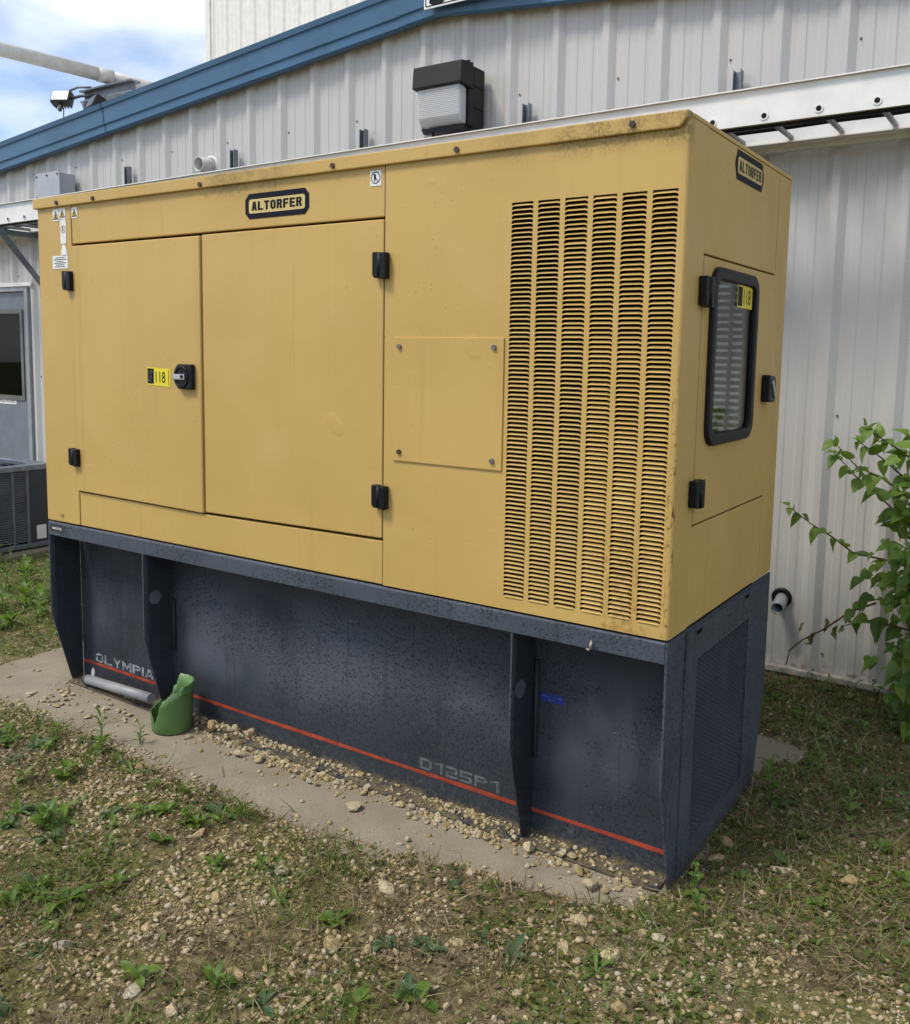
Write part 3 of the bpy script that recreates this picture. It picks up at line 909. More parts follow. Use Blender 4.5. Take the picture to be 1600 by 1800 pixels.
rk = thing('roof_rack', (-5.0, 4.0, 3.4), 'grey steel frame carrying the white pipe above the roof edge', 'pipe support')
bmx = MB()
bmx.box(-5.45, -4.55, 3.93, 4.07, 4.455, 4.475, 0.003); bmx.box(-5.45, -4.55, 3.94, 4.06, 4.345, 4.362, 0.003); bmx.box(-5.445, -4.555, 3.994, 4.006, 4.363, 4.454)
bmx.build('beam', M['galv'], rk)
for x in (-5.40, -4.70):
    MB().box(x, x + 0.14, 3.94, 4.05, rake(x) + 0.21, 4.343, 0.004).build('post', M['galv'], rk)
for fx, fz, rz in ((-5.66, 4.40, 0.5), (-5.05, 4.26, -0.3)):
    fl = MB()
    fl.box(-0.11, 0.11, -0.05, 0.05, -0.075, 0.075, 0.01)
    for k in range(6): fl.box(-0.10 + k * 0.036, -0.092 + k * 0.036, 0.051, 0.085, -0.07, 0.07)
    fl.box(-0.015, 0.015, -0.02, 0.02, -0.16, -0.075)
    me_ = fl.mesh('floodlight', M['bronze'])
    me_.transform(Matrix.Translation((fx, 3.86, fz)) @ Euler((R(-25), 0, rz)).to_matrix().to_4x4())
    f_ = link('floodlight', me_, rk)
    g_ = MB().box(-0.095, 0.095, -0.058, -0.051, -0.06, 0.06).mesh('floodlight_lens', M['galv'])
    g_.transform(Matrix.Translation((fx, 3.86, fz)) @ Euler((R(-25), 0, rz)).to_matrix().to_4x4())
    link('floodlight_lens', g_, f_)
MB().tube([(-5.72, 3.84, 4.36), (-5.45, 3.95, 4.42), (-5.2, 3.98, 4.40)], 0.016, 6).build('cross_arm', M['ac_dark'], rk)
MB().box(-5.30, -5.12, 3.88, 3.93, 4.20, 4.33, 0.01).build('control_box', M['ac_dark'], rk)
MB().poly_prism([(-5.38, 4.34), (-5.33, 4.34), (-5.20, 4.10), (-5.25, 4.10)], 'y', 3.90, 3.92).build('gusset', M['galv'], rk)
MB().tube([(-5.62, 3.9, 4.48), (-5.5, 3.95, 4.52), (-5.3, 3.98, 4.50)], 0.012, 6).build('light_arm', M['ac'], rk)
MB().tube([(-5.64, 3.86, 4.30), (-5.66, 3.87, 4.12), (-5.60, 3.9, 3.95), (-5.52, 3.95, 3.55)], 0.006, 6).build('light_cord', M['cable'], rk)

# ================================================================== CABLE TRAY ON THE WALL
TRN, TRF = 1.735, 2.20
tray = thing('cable_tray', (0, 1.95, 2.71), 'white aluminium ladder cable tray running along the wall above the generator', 'cable tray', rot=(0, -0.0085, 0))
def rail_mb(y, s):
    b = MB()
    prof = [(y, 2.640), (y + s * 0.036, 2.640), (y + s * 0.036, 2.645), (y + s * 0.005, 2.645), (y + s * 0.005, 2.785), (y + s * 0.036, 2.785), (y + s * 0.036, 2.790), (y, 2.790)]
    return b.poly_prism(prof, 'x', -7.2, 7.2)
rl = rail_mb(TRN, 1)
rl.poly_prism([(TRN - 0.018, 2.7905), (TRN + 0.036, 2.7905), (TRN + 0.036, 2.796), (TRN - 0.018, 2.796)], 'x', -7.2, 7.2)
rn = rl.build('tray_rail', M['white'], tray)
fr2 = rail_mb(TRF, -1)
fr2.poly_prism([(TRF - 0.050, 2.6402), (TRF - 0.0365, 2.6402), (TRF - 0.0365, 2.645), (TRF - 0.050, 2.645)], 'x', -7.2, 7.2)
fr2.build('tray_rail', M['white'], tray)
MB().box(-7.2, 7.2, TRF + 0.004, TRF + 0.045, 2.612, 2.640, 0.002).build('wall_cleat', M['white'], tray)
rung = MB().tube([(0, TRN + 0.006, 2.672), (0, TRF - 0.006, 2.672)], 0.0125, 10).mesh('rung', M['pvc'])
rsc = MB().tube([(0, TRN, 2.672), (0, TRN - 0.004, 2.672)], 0.019, 12)
rsc = rsc.mesh('rung_collar', M['white'])
rhole = MB().tube([(0, TRN - 0.0035, 2.672), (0, TRN - 0.0055, 2.672)], 0.0115, 12).mesh('rung_bolt', M['print_black'])
for k in range(-40, 20):
    x = 2.765 + k * 0.2295
    if not -6.2 < x < 6.0: continue
    for nm, me_ in (('rung', rung), ('rung_collar', rsc), ('rung_bolt', rhole)):
        o = link(nm, me_, tray)
        o.location = (x, 0, 0)
cb = thing('power_cable', (0, 1.80, 2.70), 'thick black cable lying in the white cable tray', 'cable', rot=(0, -0.0085, 0))
cpts = [(x, 2.09 + 0.015 * math.sin(x * 1.3) + 0.008 * math.sin(x * 3.1), 2.6985 + 0.004 * math.sin(x * 13.6)) for x in np.linspace(-6.5, 6.5, 60)]
MB().tube(cpts, 0.014, 8).build('cable_sheath', M['cable'], cb)
cb2 = thing('control_cable', (0, 1.85, 2.69), 'thin black cable tied along the lower front edge of the white tray', 'cable', rot=(0, -0.0085, 0))
MB().tube([(x, TRN + 0.028 + 0.003 * math.sin(x * 5), 2.6335 + 0.0025 * math.sin(x * 13.7)) for x in np.linspace(-6.5, 6.5, 60)], 0.008, 8).build('cable_sheath', M['cable'], cb2)

strut_lab = {2: 'steel strut post at the wall above the tray, nearest the right edge', 1: 'steel strut post at the wall just right of the wall lamp', 0: 'steel strut post at the wall left of the wall lamp',
             -1: 'steel strut post at the wall right of the white vent pipe', -2: 'steel strut post at the wall right of the grey junction box', -3: 'steel strut bracket with diagonal brace under the tray above the door'}
for k, lab in strut_lab.items():
    x = 0.075 + k * 1.205
    br = thing('tray_bracket', (x, WY - 0.04, 2.2), lab, 'bracket', 'strut brackets carrying the cable tray')
    p = MB()
    y1 = WY - 0.0345
    p.box(x - 0.0205, x + 0.0205, y1 - 0.003, y1, 2.05, 3.055)
    p.box(x - 0.0205, x - 0.0175, y1 - 0.041, y1 - 0.0035, 2.05, 3.055)
    p.box(x + 0.0175, x + 0.0205, y1 - 0.041, y1 - 0.0035, 2.05, 3.055)
    p.build('strut_post', M['galv'], br)
    MB().box(x - 0.0205, x + 0.0205, TRN - 0.05, y1 - 0.0425, 2.59 + 0.0085 * x, 2.632 + 0.0085 * x, 0.003).build('strut_arm', M['galv'], br)
    MB().poly_prism([(TRN + 0.12, 2.588 + 0.0085 * x), (TRN + 0.175, 2.588 + 0.0085 * x), (y1 - 0.043, 2.21), (y1 - 0.043, 2.155)], 'x', x - 0.018, x + 0.018, 0.003).build('brace', M['galv'], br)

# ================================================================== THINGS ON THE WALL
lp = thing('wall_lamp', (0.81, WY, 2.95), 'dark bronze wall pack lamp with ribbed glass lens above the generator roof', 'lamp')
LX0, LX1, LF = 0.640, 0.985, 1.985
MB().box(LX0 + 0.02, LX1 - 0.005, 2.125, WY - 0.034, 2.935, 3.285, 0.012, 3).build('back_box', M['bronze'], lp)
hood = MB()
hood.poly_prism([(LF, 3.165), (2.118, 3.150), (2.118, 3.30), (LF + 0.012, 3.288)], 'x', LX0, LX1, 0.008, 3)
hood.box(LX0 + 0.001, LX0 + 0.022, 2.085, 2.118, 2.945, 3.148, 0.004)
hood.box(LX1 - 0.022, LX1 - 0.001, 2.085, 2.118, 2.945, 3.148, 0.004)
hood.box(LX0 + 0.023, LX1 - 0.023, 2.065, 2.118, 2.925, 2.953, 0.004)
hood.build('hood', M['bronze'], lp)
MB().tube([(LX1 - 0.03, 2.105, 3.302), (LX1 - 0.03, 2.105, 3.312)], 0.012, 10).build('hood_hinge', M['bronze'], lp)
for z in (3.05, 3.17): MB().box(LX1 - 0.0045, LX1 - 0.001, 2.135, WY - 0.05, z, z + 0.012, 0.001).build('rib', M['black'], lp)
ln = MB()
ln.poly_prism([(2.008, 3.163), (2.016, 2.992), (2.045, 2.955), (2.084, 2.955), (2.084, 3.149), (2.06, 3.163)], 'x', LX0 + 0.024, LX1 - 0.024, 0.01, 3)
for k in range(15):
    z = 2.998 + k * 0.0105
    ln.box(LX0 + 0.03, LX1 - 0.03, 2.0025 + (3.163 - z) * 0.047, 2.0125 + (3.163 - z) * 0.047, z, z + 0.0052, 0.0015)
ln.build('lens', M['lens'], lp)
MB().poly_prism([(2.034, 3.145), (2.036, 3.0), (2.05, 2.975), (2.08, 2.97), (2.08, 3.145)], 'x', LX0 + 0.05, LX1 - 0.05, 0.006).build('reflector', M['reflector'], lp)
MB().tube([(LX0 + 0.09, 2.08, 2.935), (LX0 + 0.09, 2.08, 2.905)], 0.009, 8).build('bottom_screw', M['bronze'], lp)

jb = thing('junction_box', (-3.16, WY, 2.85), 'square grey junction box on the wall above the left end of the generator', 'junction box')
JX0, JX1, JF = -3.40, -3.055, 2.10
MB().box(JX0 + 0.01, JX1 - 0.01, JF + 0.012, WY - 0.034, 2.80, 3.062, 0.006).build('box_body', M['box_grey'], jb)
MB().box(JX0, JX1, JF, JF + 0.0115, 2.79, 3.072, 0.003).build('box_cover', M['box_grey'], jb)
for x in (JX0 + 0.025, (JX0 + JX1) / 2, JX1 - 0.025):
    for z in (2.815, 2.875, 3.048):
        if z == 2.875 and x != JX0 + 0.025 and x != JX1 - 0.025: continue
        MB().tube([(x, JF, z), (x, JF - 0.006, z)], 0.008, 8).build('cover_screw', M['screw'], jb)

vp = thing('vent_pipe', (-1.40, WY, 2.975), 'white round vent pipe stub sticking out of the wall above the generator roof', 'pipe')
MB().pipe((-1.405, WY + 0.02, 2.975), (-1.405, 2.14, 2.968), 0.054, 0.047).build('pipe_stub', M['white_pvc'], vp)
MB().pipe((-1.405, WY - 0.004, 2.975), (-1.405, WY - 0.032, 2.975), 0.072, 0.055).build('wall_collar', M['white'], vp)
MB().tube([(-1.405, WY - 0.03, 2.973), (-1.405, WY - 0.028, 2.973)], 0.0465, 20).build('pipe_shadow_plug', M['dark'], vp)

dp = thing('drain_pipe', (2.83, WY, 0.41), 'short grey drain pipe with dark flange low on the wall behind the generator', 'pipe')
MB().pipe((2.828, WY - 0.001, 0.415), (2.828, WY - 0.02, 0.415), 0.050, 0.032, 24).build('flange', M['black'], dp)
MB().pipe((2.828, WY + 0.02, 0.415), (2.838, WY - 0.13, 0.385), 0.032, 0.026, 24).build('pipe_stub', M['pvc'], dp)
MB().tube([(2.829, WY - 0.03, 0.408), (2.829, WY - 0.028, 0.408)], 0.0258, 18).build('pipe_inside', M['dark'], dp)

# ================================================================== CONDENSER UNIT
ac = thing('condenser_unit', (-3.05, 1.32, 0.05), 'charcoal air conditioner condenser with louvred sides beside the door', 'air conditioner')
AX0, AX1, AY0, AY1, AZ0, AZ1 = -3.46, -2.68, 0.93, 1.71, 0.062, 0.715
b = MB()
for (x0, x1, y0, y1) in ((AX0, AX0 + 0.05, AY0, AY0 + 0.05), (AX1 - 0.05, AX1, AY0, AY0 + 0.05), (AX0, AX0 + 0.05, AY1 - 0.05, AY1)):
    b.box(x0, x1, y0, y1, AZ0 + 0.04, AZ1 - 0.045, 0.006)
b.box(AX0 - 0.005, AX1 + 0.005, AY0 - 0.005, AY1 + 0.005, AZ0, AZ0 + 0.039, 0.008)
b.build('cabinet_frame', M['ac'], ac)
MB().box(AX1 - 0.20, AX1 + 0.002, 1.515, AY1, AZ0 + 0.04, AZ1 - 0.045, 0.006).build('service_panel', M['ac_dark'], ac)
MB().box(AX1 + 0.002, AX1 + 0.0035, 1.565, 1.645, 0.125, 0.235).build('rating_label', M['sticker'], ac)
cr = MB().box(AX0 + 0.07, AX1 - 0.07, AY0 + 0.07, AY1 - 0.07, AZ0 + 0.04, AZ1 - 0.1)
cr.build('coil', M['dark'], ac)
rim = ring_prism(MB(), rrect(AX0 - 0.008, AX1 + 0.008, AY0 - 0.008, AY1 + 0.008, 0.04, 4), rrect(AX0 + 0.075, AX1 - 0.075, AY0 + 0.075, AY1 - 0.075, 0.2, 4), 'y', AZ1 - 0.044, AZ1, 0.008)
for v in rim.bm.verts: v.co = Vector((v.co.x, v.co.z, v.co.y))
bmesh.ops.reverse_faces(rim.bm, faces=rim.bm.faces)
rim.build('top_rim', M['galv'], ac)
fg = MB()
for r_ in (0.06, 0.12, 0.18, 0.24, 0.29):
    fg.tube([(-3.07 + r_ * math.cos(a), 1.32 + r_ * math.sin(a), AZ1 - 0.03) for a in np.linspace(0, 2 * math.pi, 25)], 0.004, 5, False)
for a in np.linspace(0, math.pi, 7)[:-1]:
    fg.tube([(-3.07 - 0.3 * math.cos(a), 1.32 - 0.3 * math.sin(a), AZ1 - 0.034), (-3.07 + 0.3 * math.cos(a), 1.32 + 0.3 * math.sin(a), AZ1 - 0.034)], 0.004, 5)
fg.build('fan_guard', M['ac_dark'], ac)
lou = MB().poly_prism([(AX1 - 0.022, -0.003), (AX1 - 0.004, -0.010), (AX1 - 0.002, -0.008), (AX1 - 0.018, 0.003)], 'y', 0, 1)
sl = []
ys = [(0.985, 1.105), (1.125, 1.245), (1.265, 1.375), (1.392, 1.492)]
for (y0, y1) in ys:
    for k in range(30):
        sl.append((y0, y1, AZ0 + 0.06 + k * 0.0185))
slm = MB().poly_prism([(AX1 - 0.022, 0.006), (AX1 - 0.002, -0.006), (AX1, -0.003), (AX1 - 0.019, 0.009)], 'x', 0, 1).mesh('t', None)
slat_me = {}
for (y0, y1, z) in sl:
    key = (y0, y1)
    if key not in slat_me:
        q = MB()
        pr = [(AX1 - 0.022, 0.006), (AX1 - 0.002, -0.006), (AX1, -0.002), (AX1 - 0.019, 0.010)]
        q.poly_prism(pr, 'y', y0, y1)
        slat_me[key] = q.mesh('grille_slat', M['ac'])
    o = link('grille_slat', slat_me[key], ac)
    o.location = (0, 0, z)
gb = MB()
for y0, y1 in ((0.981, 0.985), (1.105, 1.125), (1.245, 1.265), (1.375, 1.392), (1.492, 1.514)):
    gb.box(AX1 - 0.024, AX1 + 0.001, y0, y1, AZ0 + 0.04, AZ1 - 0.045)
gb.build('grille_bars', M['ac'], ac)
for (x0, x1) in ((AX0 + 0.05, AX1 - 0.05),):
    MB().box(x0, x1, AY0 + 0.005, AY0 + 0.02, AZ0 + 0.04, AZ1 - 0.045).build('side_panel', M['ac'], ac)
    MB().box(AX0 + 0.05, AX1 - 0.21, AY1 - 0.02, AY1 - 0.005, AZ0 + 0.04, AZ1 - 0.045).build('side_panel', M['ac'], ac)
    MB().box(AX0 + 0.005, AX0 + 0.02, AY0 + 0.05, AY1 - 0.05, AZ0 + 0.04, AZ1 - 0.045).build('side_panel', M['ac'], ac)

# ================================================================== THE GENERATOR
L, D = 3.066, 1.084
gen = thing('diesel_generator', (L / 2, D / 2, 0), 'yellow enclosed diesel generator on a slate grey base tank', 'generator')
Ym = M['yellow']
ZB, ZL = 0.822, 2.255            # canopy bottom, underside of the roof lip
x1, x2, x3 = 0.255, 1.106, 2.019
# --- roof
roof = MB()
roof.poly_prism([(-0.014, 2.300), (-0.014, 2.255), (3.040, 2.255), (3.064, 2.280), (3.064, 2.300)], 'y', -0.014, 0.03, 0.004)
roof.box(0.0, 3.066, 0.0305, 1.09, 2.286, 2.299, 0.003)
roof = roof.build('roof', Ym, gen)
for x, z in ((0.174, 2.271), (0.439, 2.269), (1.119, 2.268), (1.799, 2.273), (2.316, 2.272), (2.905, 2.278)):
    MB().tube([(x, -0.0135, z), (x, -0.0205, z)], 0.0095, 8).build('roof_screw', M['screw'], roof)
# --- front panels
MB().poly_prism([(0, ZB), (x1 - 0.003, ZB), (x1 - 0.003, 2.262), (0, 2.262)], 'y', 0.0, 0.04, 0.004).build('end_post_panel', Ym, gen)
MB().box(x1 + 0.002, x3 - 0.003, 0.002, 0.04, 2.089, 2.262, 0.004).build('top_panel', Ym, gen)
dl = MB().poly_prism([(x1 + 0.004, 0.984), (x2 - 0.006, 0.974), (x2 - 0.006, 2.077), (x1 + 0.004, 2.078)], 'y', -0.008, 0.03, 0.006, 3).build('front_door', Ym, gen)
drr = MB().poly_prism([(x2 + 0.002, 0.979), (x3 - 0.003, 0.988), (x3 - 0.003, 2.080), (x2 + 0.002, 2.080)], 'y', -0.002, 0.03, 0.005, 3).build('front_door', Ym, gen)
MB().poly_prism([(x1 + 0.002, ZB), (x3 - 0.003, ZB), (x3 - 0.003, 0.978), (x2, 0.968), (x1 + 0.002, 0.976)], 'y', 0.003, 0.04, 0.004).build('lower_panel', Ym, gen)
MB().box(0.06, x3 - 0.003, 0.05, 0.056, ZB, 2.25).build('inner_frame', M['dark'], gen)
# --- louvred panel
lx0, lx1, lz0, lz1 = 2.513, 3.041, 0.861, 2.096
gapw = 0.0165
cw = (lx1 - lx0 - 5 * gapw) / 6
us = [x3 + 0.002]
for k in range(6): us += [lx0 + k * (cw + gapw), lx0 + k * (cw + gapw) + cw]
us.append(3.050)
lp_ = MB().sheet(us, [ZB, lz0, lz1, 2.262], {(1 + 2 * k, 1) for k in range(6)}, 'y', 0.0, 0.003).build('louvre_panel', Ym, gen)
NROW = 90
pz = (lz1 - lz0) / NROW
def blade_mesh():
    h, di, do, e = 0.0034, 0.0062, -0.0030, 0.0085
    w = cw / 2
    t = 0.0011
    pts = []                                   # columns of (top, bottom)
    for x, k in ((-w, 0), (-w + e, 1), (w - e, 1), (w, 0)):
        if k: pts.append(((x + (0.0015 if x < 0 else -0.0015), di, h), (x, do, -h)))
        else: pts.append(((x, 0.001, -0.0020), (x, 0.0005, -0.0066)))
    V, Fq = [], []
    for (tp, bt) in pts:
        V += [tp, bt, (tp[0], tp[1] + t, tp[2] - t), (bt[0], bt[1] + t, bt[2] - t * 0.6)]
    for i in range(3):
        a, c = i * 4, i * 4 + 4
        Fq += [(a, a + 1, c + 1, c), (a + 2, c + 2, c + 3, a + 3), (a, c, c + 2, a + 2), (a + 1, a + 3, c + 3, c + 1)]
    me = bpy.data.meshes.new('louvre')
    me.from_pydata(V, [], Fq)
    me.materials.append(Ym)
    me.update()
    return me
bme = blade_mesh()
bv = np.array([v.co[:] for v in bme.vertices]); bf = np.array([p.vertices[:] for p in bme.polygons])
rest = []
for c in range(6):
    xc = lx0 + c * (cw + gapw) + cw / 2
    for r_ in range(NROW):
        z = lz0 + (r_ + 0.42) * pz
        if c >= 3 and r_ < 10 + 90 and len([1]) and (c - 3) * NROW + r_ < 270 or (c == 2 and r_ >= 60):
            o = link('louvre', bme, lp_)
            o.location = (xc + rnd.uniform(-.0004, .0004), 0, z + rnd.uniform(-.0004, .0004))
            o.rotation_euler = (rnd.gauss(0, 0.05), 0, rnd.gauss(0, 0.006))
        else:
            rest.append((xc + rnd.uniform(-.0004, .0004), 0, z + rnd.uniform(-.0004, .0004)))
P = np.array(rest)
o = link('louvres', scatter_mesh('louvres', [(bv, bf)], P, np.ones((len(P), 3)), rot_mats(nr.normal(0, 0.05, len(P)), np.zeros(len(P)), nr.normal(0, 0.006, len(P))), Ym), lp_)
tag(o, kind='stuff')
# --- corner piece, rounded
cp = MB()
prof = [(3.0505, 0.0)] + [(3.054 + 0.012 * math.sin(a), 0.012 - 0.012 * math.cos(a)) for a in np.linspace(0, math.pi / 2, 6)] + [(3.066, 0.156)]
inn = [(3.063, 0.156)] + [(3.054 + 0.009 * math.sin(a), 0.012 - 0.009 * math.cos(a)) for a in np.linspace(math.pi / 2, 0, 6)] + [(3.0505, 0.003)]
cp.poly_prism(prof + inn, 'z', ZB, 2.284)
cpo = cp.build('corner_post', Ym, gen)
# --- access panel
ap = MB().box(2.064, 2.498, -0.006, -0.0002, 1.267, 1.687, 0.0025).build('access_panel', Ym, gen)
for i, (x, z) in enumerate(((2.091, 1.655), (2.464, 1.656), (2.093, 1.299), (2.464, 1.297))):
    MB().tube([(x, -0.006, z), (x, -0.013, z)], 0.0085, 8).build('panel_screw', M['screw' if i == 2 else 'screw_grey'], ap)
# --- right end
MB().box(3.036, 3.065, 0.160, 0.921, 1.935, 2.284, 0.003).build('end_top_panel', Ym, gen)
WO = (0.222, 0.688, 1.366, 1.906)
ed = MB().sheet([0.160, WO[0] + 0.02, WO[1] - 0.02, 0.921], [1.138, WO[2] + 0.02, WO[3] - 0.02, 1.928], {(1, 1)}, 'x', 3.067, 3.036).build('end_door', Ym, gen)
MB().box(3.036, 3.065, 0.160, 0.921, ZB, 1.130, 0.004).build('end_lower_panel', Ym, gen)
MB().box(3.036, 3.066, 0.925, D, ZB, 2.284, 0.005).build('end_back_post', Ym, gen)
wf = ring_prism(MB(), rrect(*WO, 0.062, 6), rrect(WO[0] + 0.036, WO[1] - 0.036, WO[2] + 0.036, WO[3] - 0.036, 0.035, 6), 'x', 3.060, 3.083, 0.006).build('window_frame', M['rubber'], ed)
MB().poly_prism(rrect(WO[0] + 0.03, WO[1] - 0.03, WO[2] + 0.03, WO[3] - 0.03, 0.03, 4), 'x', 3.066, 3.070).build('window_pane', M['glass'], ed)
# --- rear and left walls, inside
rr = MB().sheet([0.0] + us[1:-1] + [3.035], [ZB, 0.90, 2.05, 2.28], {(1 + 2 * k, 1) for k in range(6)}, 'y', D, D - 0.003).build('rear_panel', Ym, gen)
P = np.array([(lx0 + c * (cw + gapw) + cw / 2, D - 0.002, 0.905 + r_ * 0.0275) for c in range(6) for r_ in range(42)])
hw = cw / 2 - 0.001
sv_ = np.array([(x, y, z) for x in (-hw, hw) for (y, z) in ((-0.006, 0.008), (0.006, -0.008), (0.007, -0.007), (-0.005, 0.009))])
sf_ = np.array([(0, 4, 5, 1), (1, 5, 6, 2), (2, 6, 7, 3), (3, 7, 4, 0), (0, 1, 2, 3), (7, 6, 5, 4)])
tag(link('rear_louvres', scatter_mesh('rear_louvres', [(sv_, sf_)], P, np.ones((len(P), 3)), rot_mats(*([np.zeros(len(P))] * 3)), Ym), rr), kind='stuff')
MB().box(0.0, 0.004, 0.041, D - 0.004, ZB, 2.284).build('left_end_panel', Ym, gen)
MB().box(0.02, 3.03, 0.06, D - 0.01, 0.800, 0.815).build('canopy_floor', M['dark'], gen)
MB().box(2.30, 2.42, 0.12, 0.95, 0.83, 2.15, 0.01).build('radiator', M['radiator'], gen)
eng = MB(); eng.box(0.6, 2.1, 0.3, 0.8, 0.83, 1.7, 0.04); eng.box(0.8, 1.9, 0.42, 0.68, 1.7, 1.95, 0.03)
eng.build('engine', M['engine'], gen)
MB().box(2.72, 2.98, 0.62, 0.92, 0.83, 1.25, 0.02).build('control_cabinet', M['engine'], gen)

MB().box(2.44, 2.70, 0.30, 1.0, 0.83, 2.1, 0.02).build('louvre_light_block', M['dark'], gen)  # added box, blocks the daylight showing through the louvres from behind
# --- hinges
def hinge_front(x0, x1_, z0, z1, parent, split=None):
    b = MB()
    xm = (x0 + x1_) / 2 if split is None else split
    c = 0.012
    b.poly_prism([(x0 + c * 0.4, z0 + c), (x0 + c, z0), (xm - 0.002, z0), (xm - 0.002, z1), (x0 + c * 0.4, z1)], 'y', -0.027, -0.0025, 0.004, 3)
    b.poly_prism([(xm + 0.002, z0 - 0.003), (x1_ - c * 0.4, z0 - 0.003), (x1_ - c * 0.4, z1 - 0.002), (xm + 0.002, z1 - 0.002)], 'y', -0.029, -0.0025, 0.004, 3)
    b.tube([(xm, -0.024, z0 + 0.002), (xm, -0.024, z1 - 0.003)], 0.0075, 8)
    b.build('hinge', M['black'], parent)
hinge_front(0.206, 0.275, 1.886, 1.970, dl); hinge_front(0.214, 0.287, 1.100, 1.178, dl)
hinge_front(1.980, 2.048, 1.884, 1.970, drr); hinge_front(1.982, 2.051, 1.098, 1.178, drr)
def hinge_end(y0, y1, z0, z1, parent):
    b = MB()
    ym = y0 + (y1 - y0) * 0.5
    b.poly_prism([(y0, z0 + 0.006), (ym - 0.002, z0), (ym - 0.002, z1), (y0, z1)], 'x', 3.0675, 3.092, 0.004, 3)
    b.poly_prism([(ym + 0.002, z0), (y1, z0), (y1, z1), (ym + 0.002, z1)], 'x', 3.0675, 3.094, 0.004, 3)
    b.tube([(3.090, ym, z0 + 0.002), (3.090, ym, z1 - 0.002)], 0.0075, 8)
    b.build('hinge', M['black'], parent)
hinge_end(0.122, 0.190, 1.780, 1.868, ed); hinge_end(0.115, 0.185, 1.190, 1.275, ed)
# --- latches
lt = MB()
lt.poly_prism([(0.965, 1.494), (0.985, 1.473), (1.068, 1.473), (1.068, 1.574), (0.982, 1.574), (0.963, 1.552), (0.957, 1.523)], 'y', -0.030, -0.0085, 0.008, 3)
lt = lt.build('latch', M['black'], dl)
cup = MB()
cup.pipe((1.008, -0.0295, 1.523), (1.008, -0.0335, 1.523), 0.043, 0.036, 24)
cup.build('latch_rim', M['black'], lt)
MB().box(0.960, 1.032, -0.0365, -0.0305, 1.511, 1.534, 0.003).build('latch_handle', M['steel'], lt)
MB().tube([(1.018, -0.0366, 1.524), (1.018, -0.039, 1.524)], 0.008, 10).build('latch_lock', M['black'], lt)
le = MB()
le.poly_prism([(0.815, 1.482), (0.893, 1.478), (0.905, 1.520), (0.893, 1.572), (0.815, 1.578)], 'x', 3.0675, 3.098, 0.008, 3)
le = le.build('latch', M['black'], ed)
hb = MB().box(-0.035, 0.035, -0.004, 0.004, -0.009, 0.009, 0.003).mesh('latch_handle', M['steel'])
hb.transform(Matrix.Translation((3.1, 0.862, 1.525)) @ Matrix.Rotation(R(-55), 4, 'X') @ Matrix.Rotation(R(90), 4, 'Z'))
link('latch_handle', hb, le)
# --- inventory tags
tg = MB().poly_prism([(0.767, 1.484), (0.915, 1.478), (0.917, 1.551), (0.768, 1.557)], 'y', -0.0095, -0.0085).build('inventory_tag', M['tag'], dl)
MB().poly_prism([(0.771, 1.490), (0.811, 1.4885), (0.812, 1.551), (0.772, 1.5525)], 'y', -0.0103, -0.0096).build('tag_black_field', M['print_black'], tg)
text_front('tag_black_lettering', 'LOT', 0.778, 1.497, 0.026, 0.046, -0.0108, M['faded'], tg)
text_front('tag_number', '118', 0.824, 1.494, 0.060, 0.046, -0.0102, M['print_black'], tg)
MB().box(0.9035, 0.9065, -0.0101, -0.0096, 1.482, 1.548).build('tag_edge_line', M['screw'], tg)
te = MB().poly_prism([(0.480, 1.797), (0.640, 1.795), (0.641, 1.866), (0.481, 1.868)], 'x', 3.0702, 3.0710).build('inventory_tag', M['tag'], ed)
MB().poly_prism([(0.484, 1.802), (0.530, 1.8015), (0.5305, 1.862), (0.4845, 1.8635)], 'x', 3.0711, 3.0716).build('tag_black_field', M['print_black'], te)
text_end('tag_number', '118', 0.545, 1.808, 0.075, 0.048, 3.0715, M['print_black'], te)
# --- badges
bd = MB().poly_prism(octagon(1.351, 1.674, 2.122, 2.214, 0.020, 0.022), 'y', 0.0005, 0.0018).build('badge', M['badge'], gen)
MB().poly_prism(rrect(1.371, 1.655, 2.1415, 2.193, 0.010, 4), 'y', -0.0003, 0.0004).build('badge_face', M['badge_face'], bd)
block_front('badge_lettering', 'ALTORFER', 1.386, 2.1515, 0.254, 0.0325, -0.0008, M['print_black'], bd, 0.245, 0.20, 0.11)
be = MB().poly_prism(octagon(0.408, 0.718, 2.187, 2.277, 0.020, 0.040), 'x', 3.0652, 3.0664).build('badge', M['badge'], gen)
MB().poly_prism(rrect(0.432, 0.697, 2.2065, 2.2565, 0.010, 4), 'x', 3.0665, 3.0670).build('badge_face', M['badge_face'], be)
block_end('badge_lettering', 'ALTORFER', 0.446, 2.215, 0.238, 0.033, 3.0675, M['print_black'], be, 0.22, 0.18, 0.13)
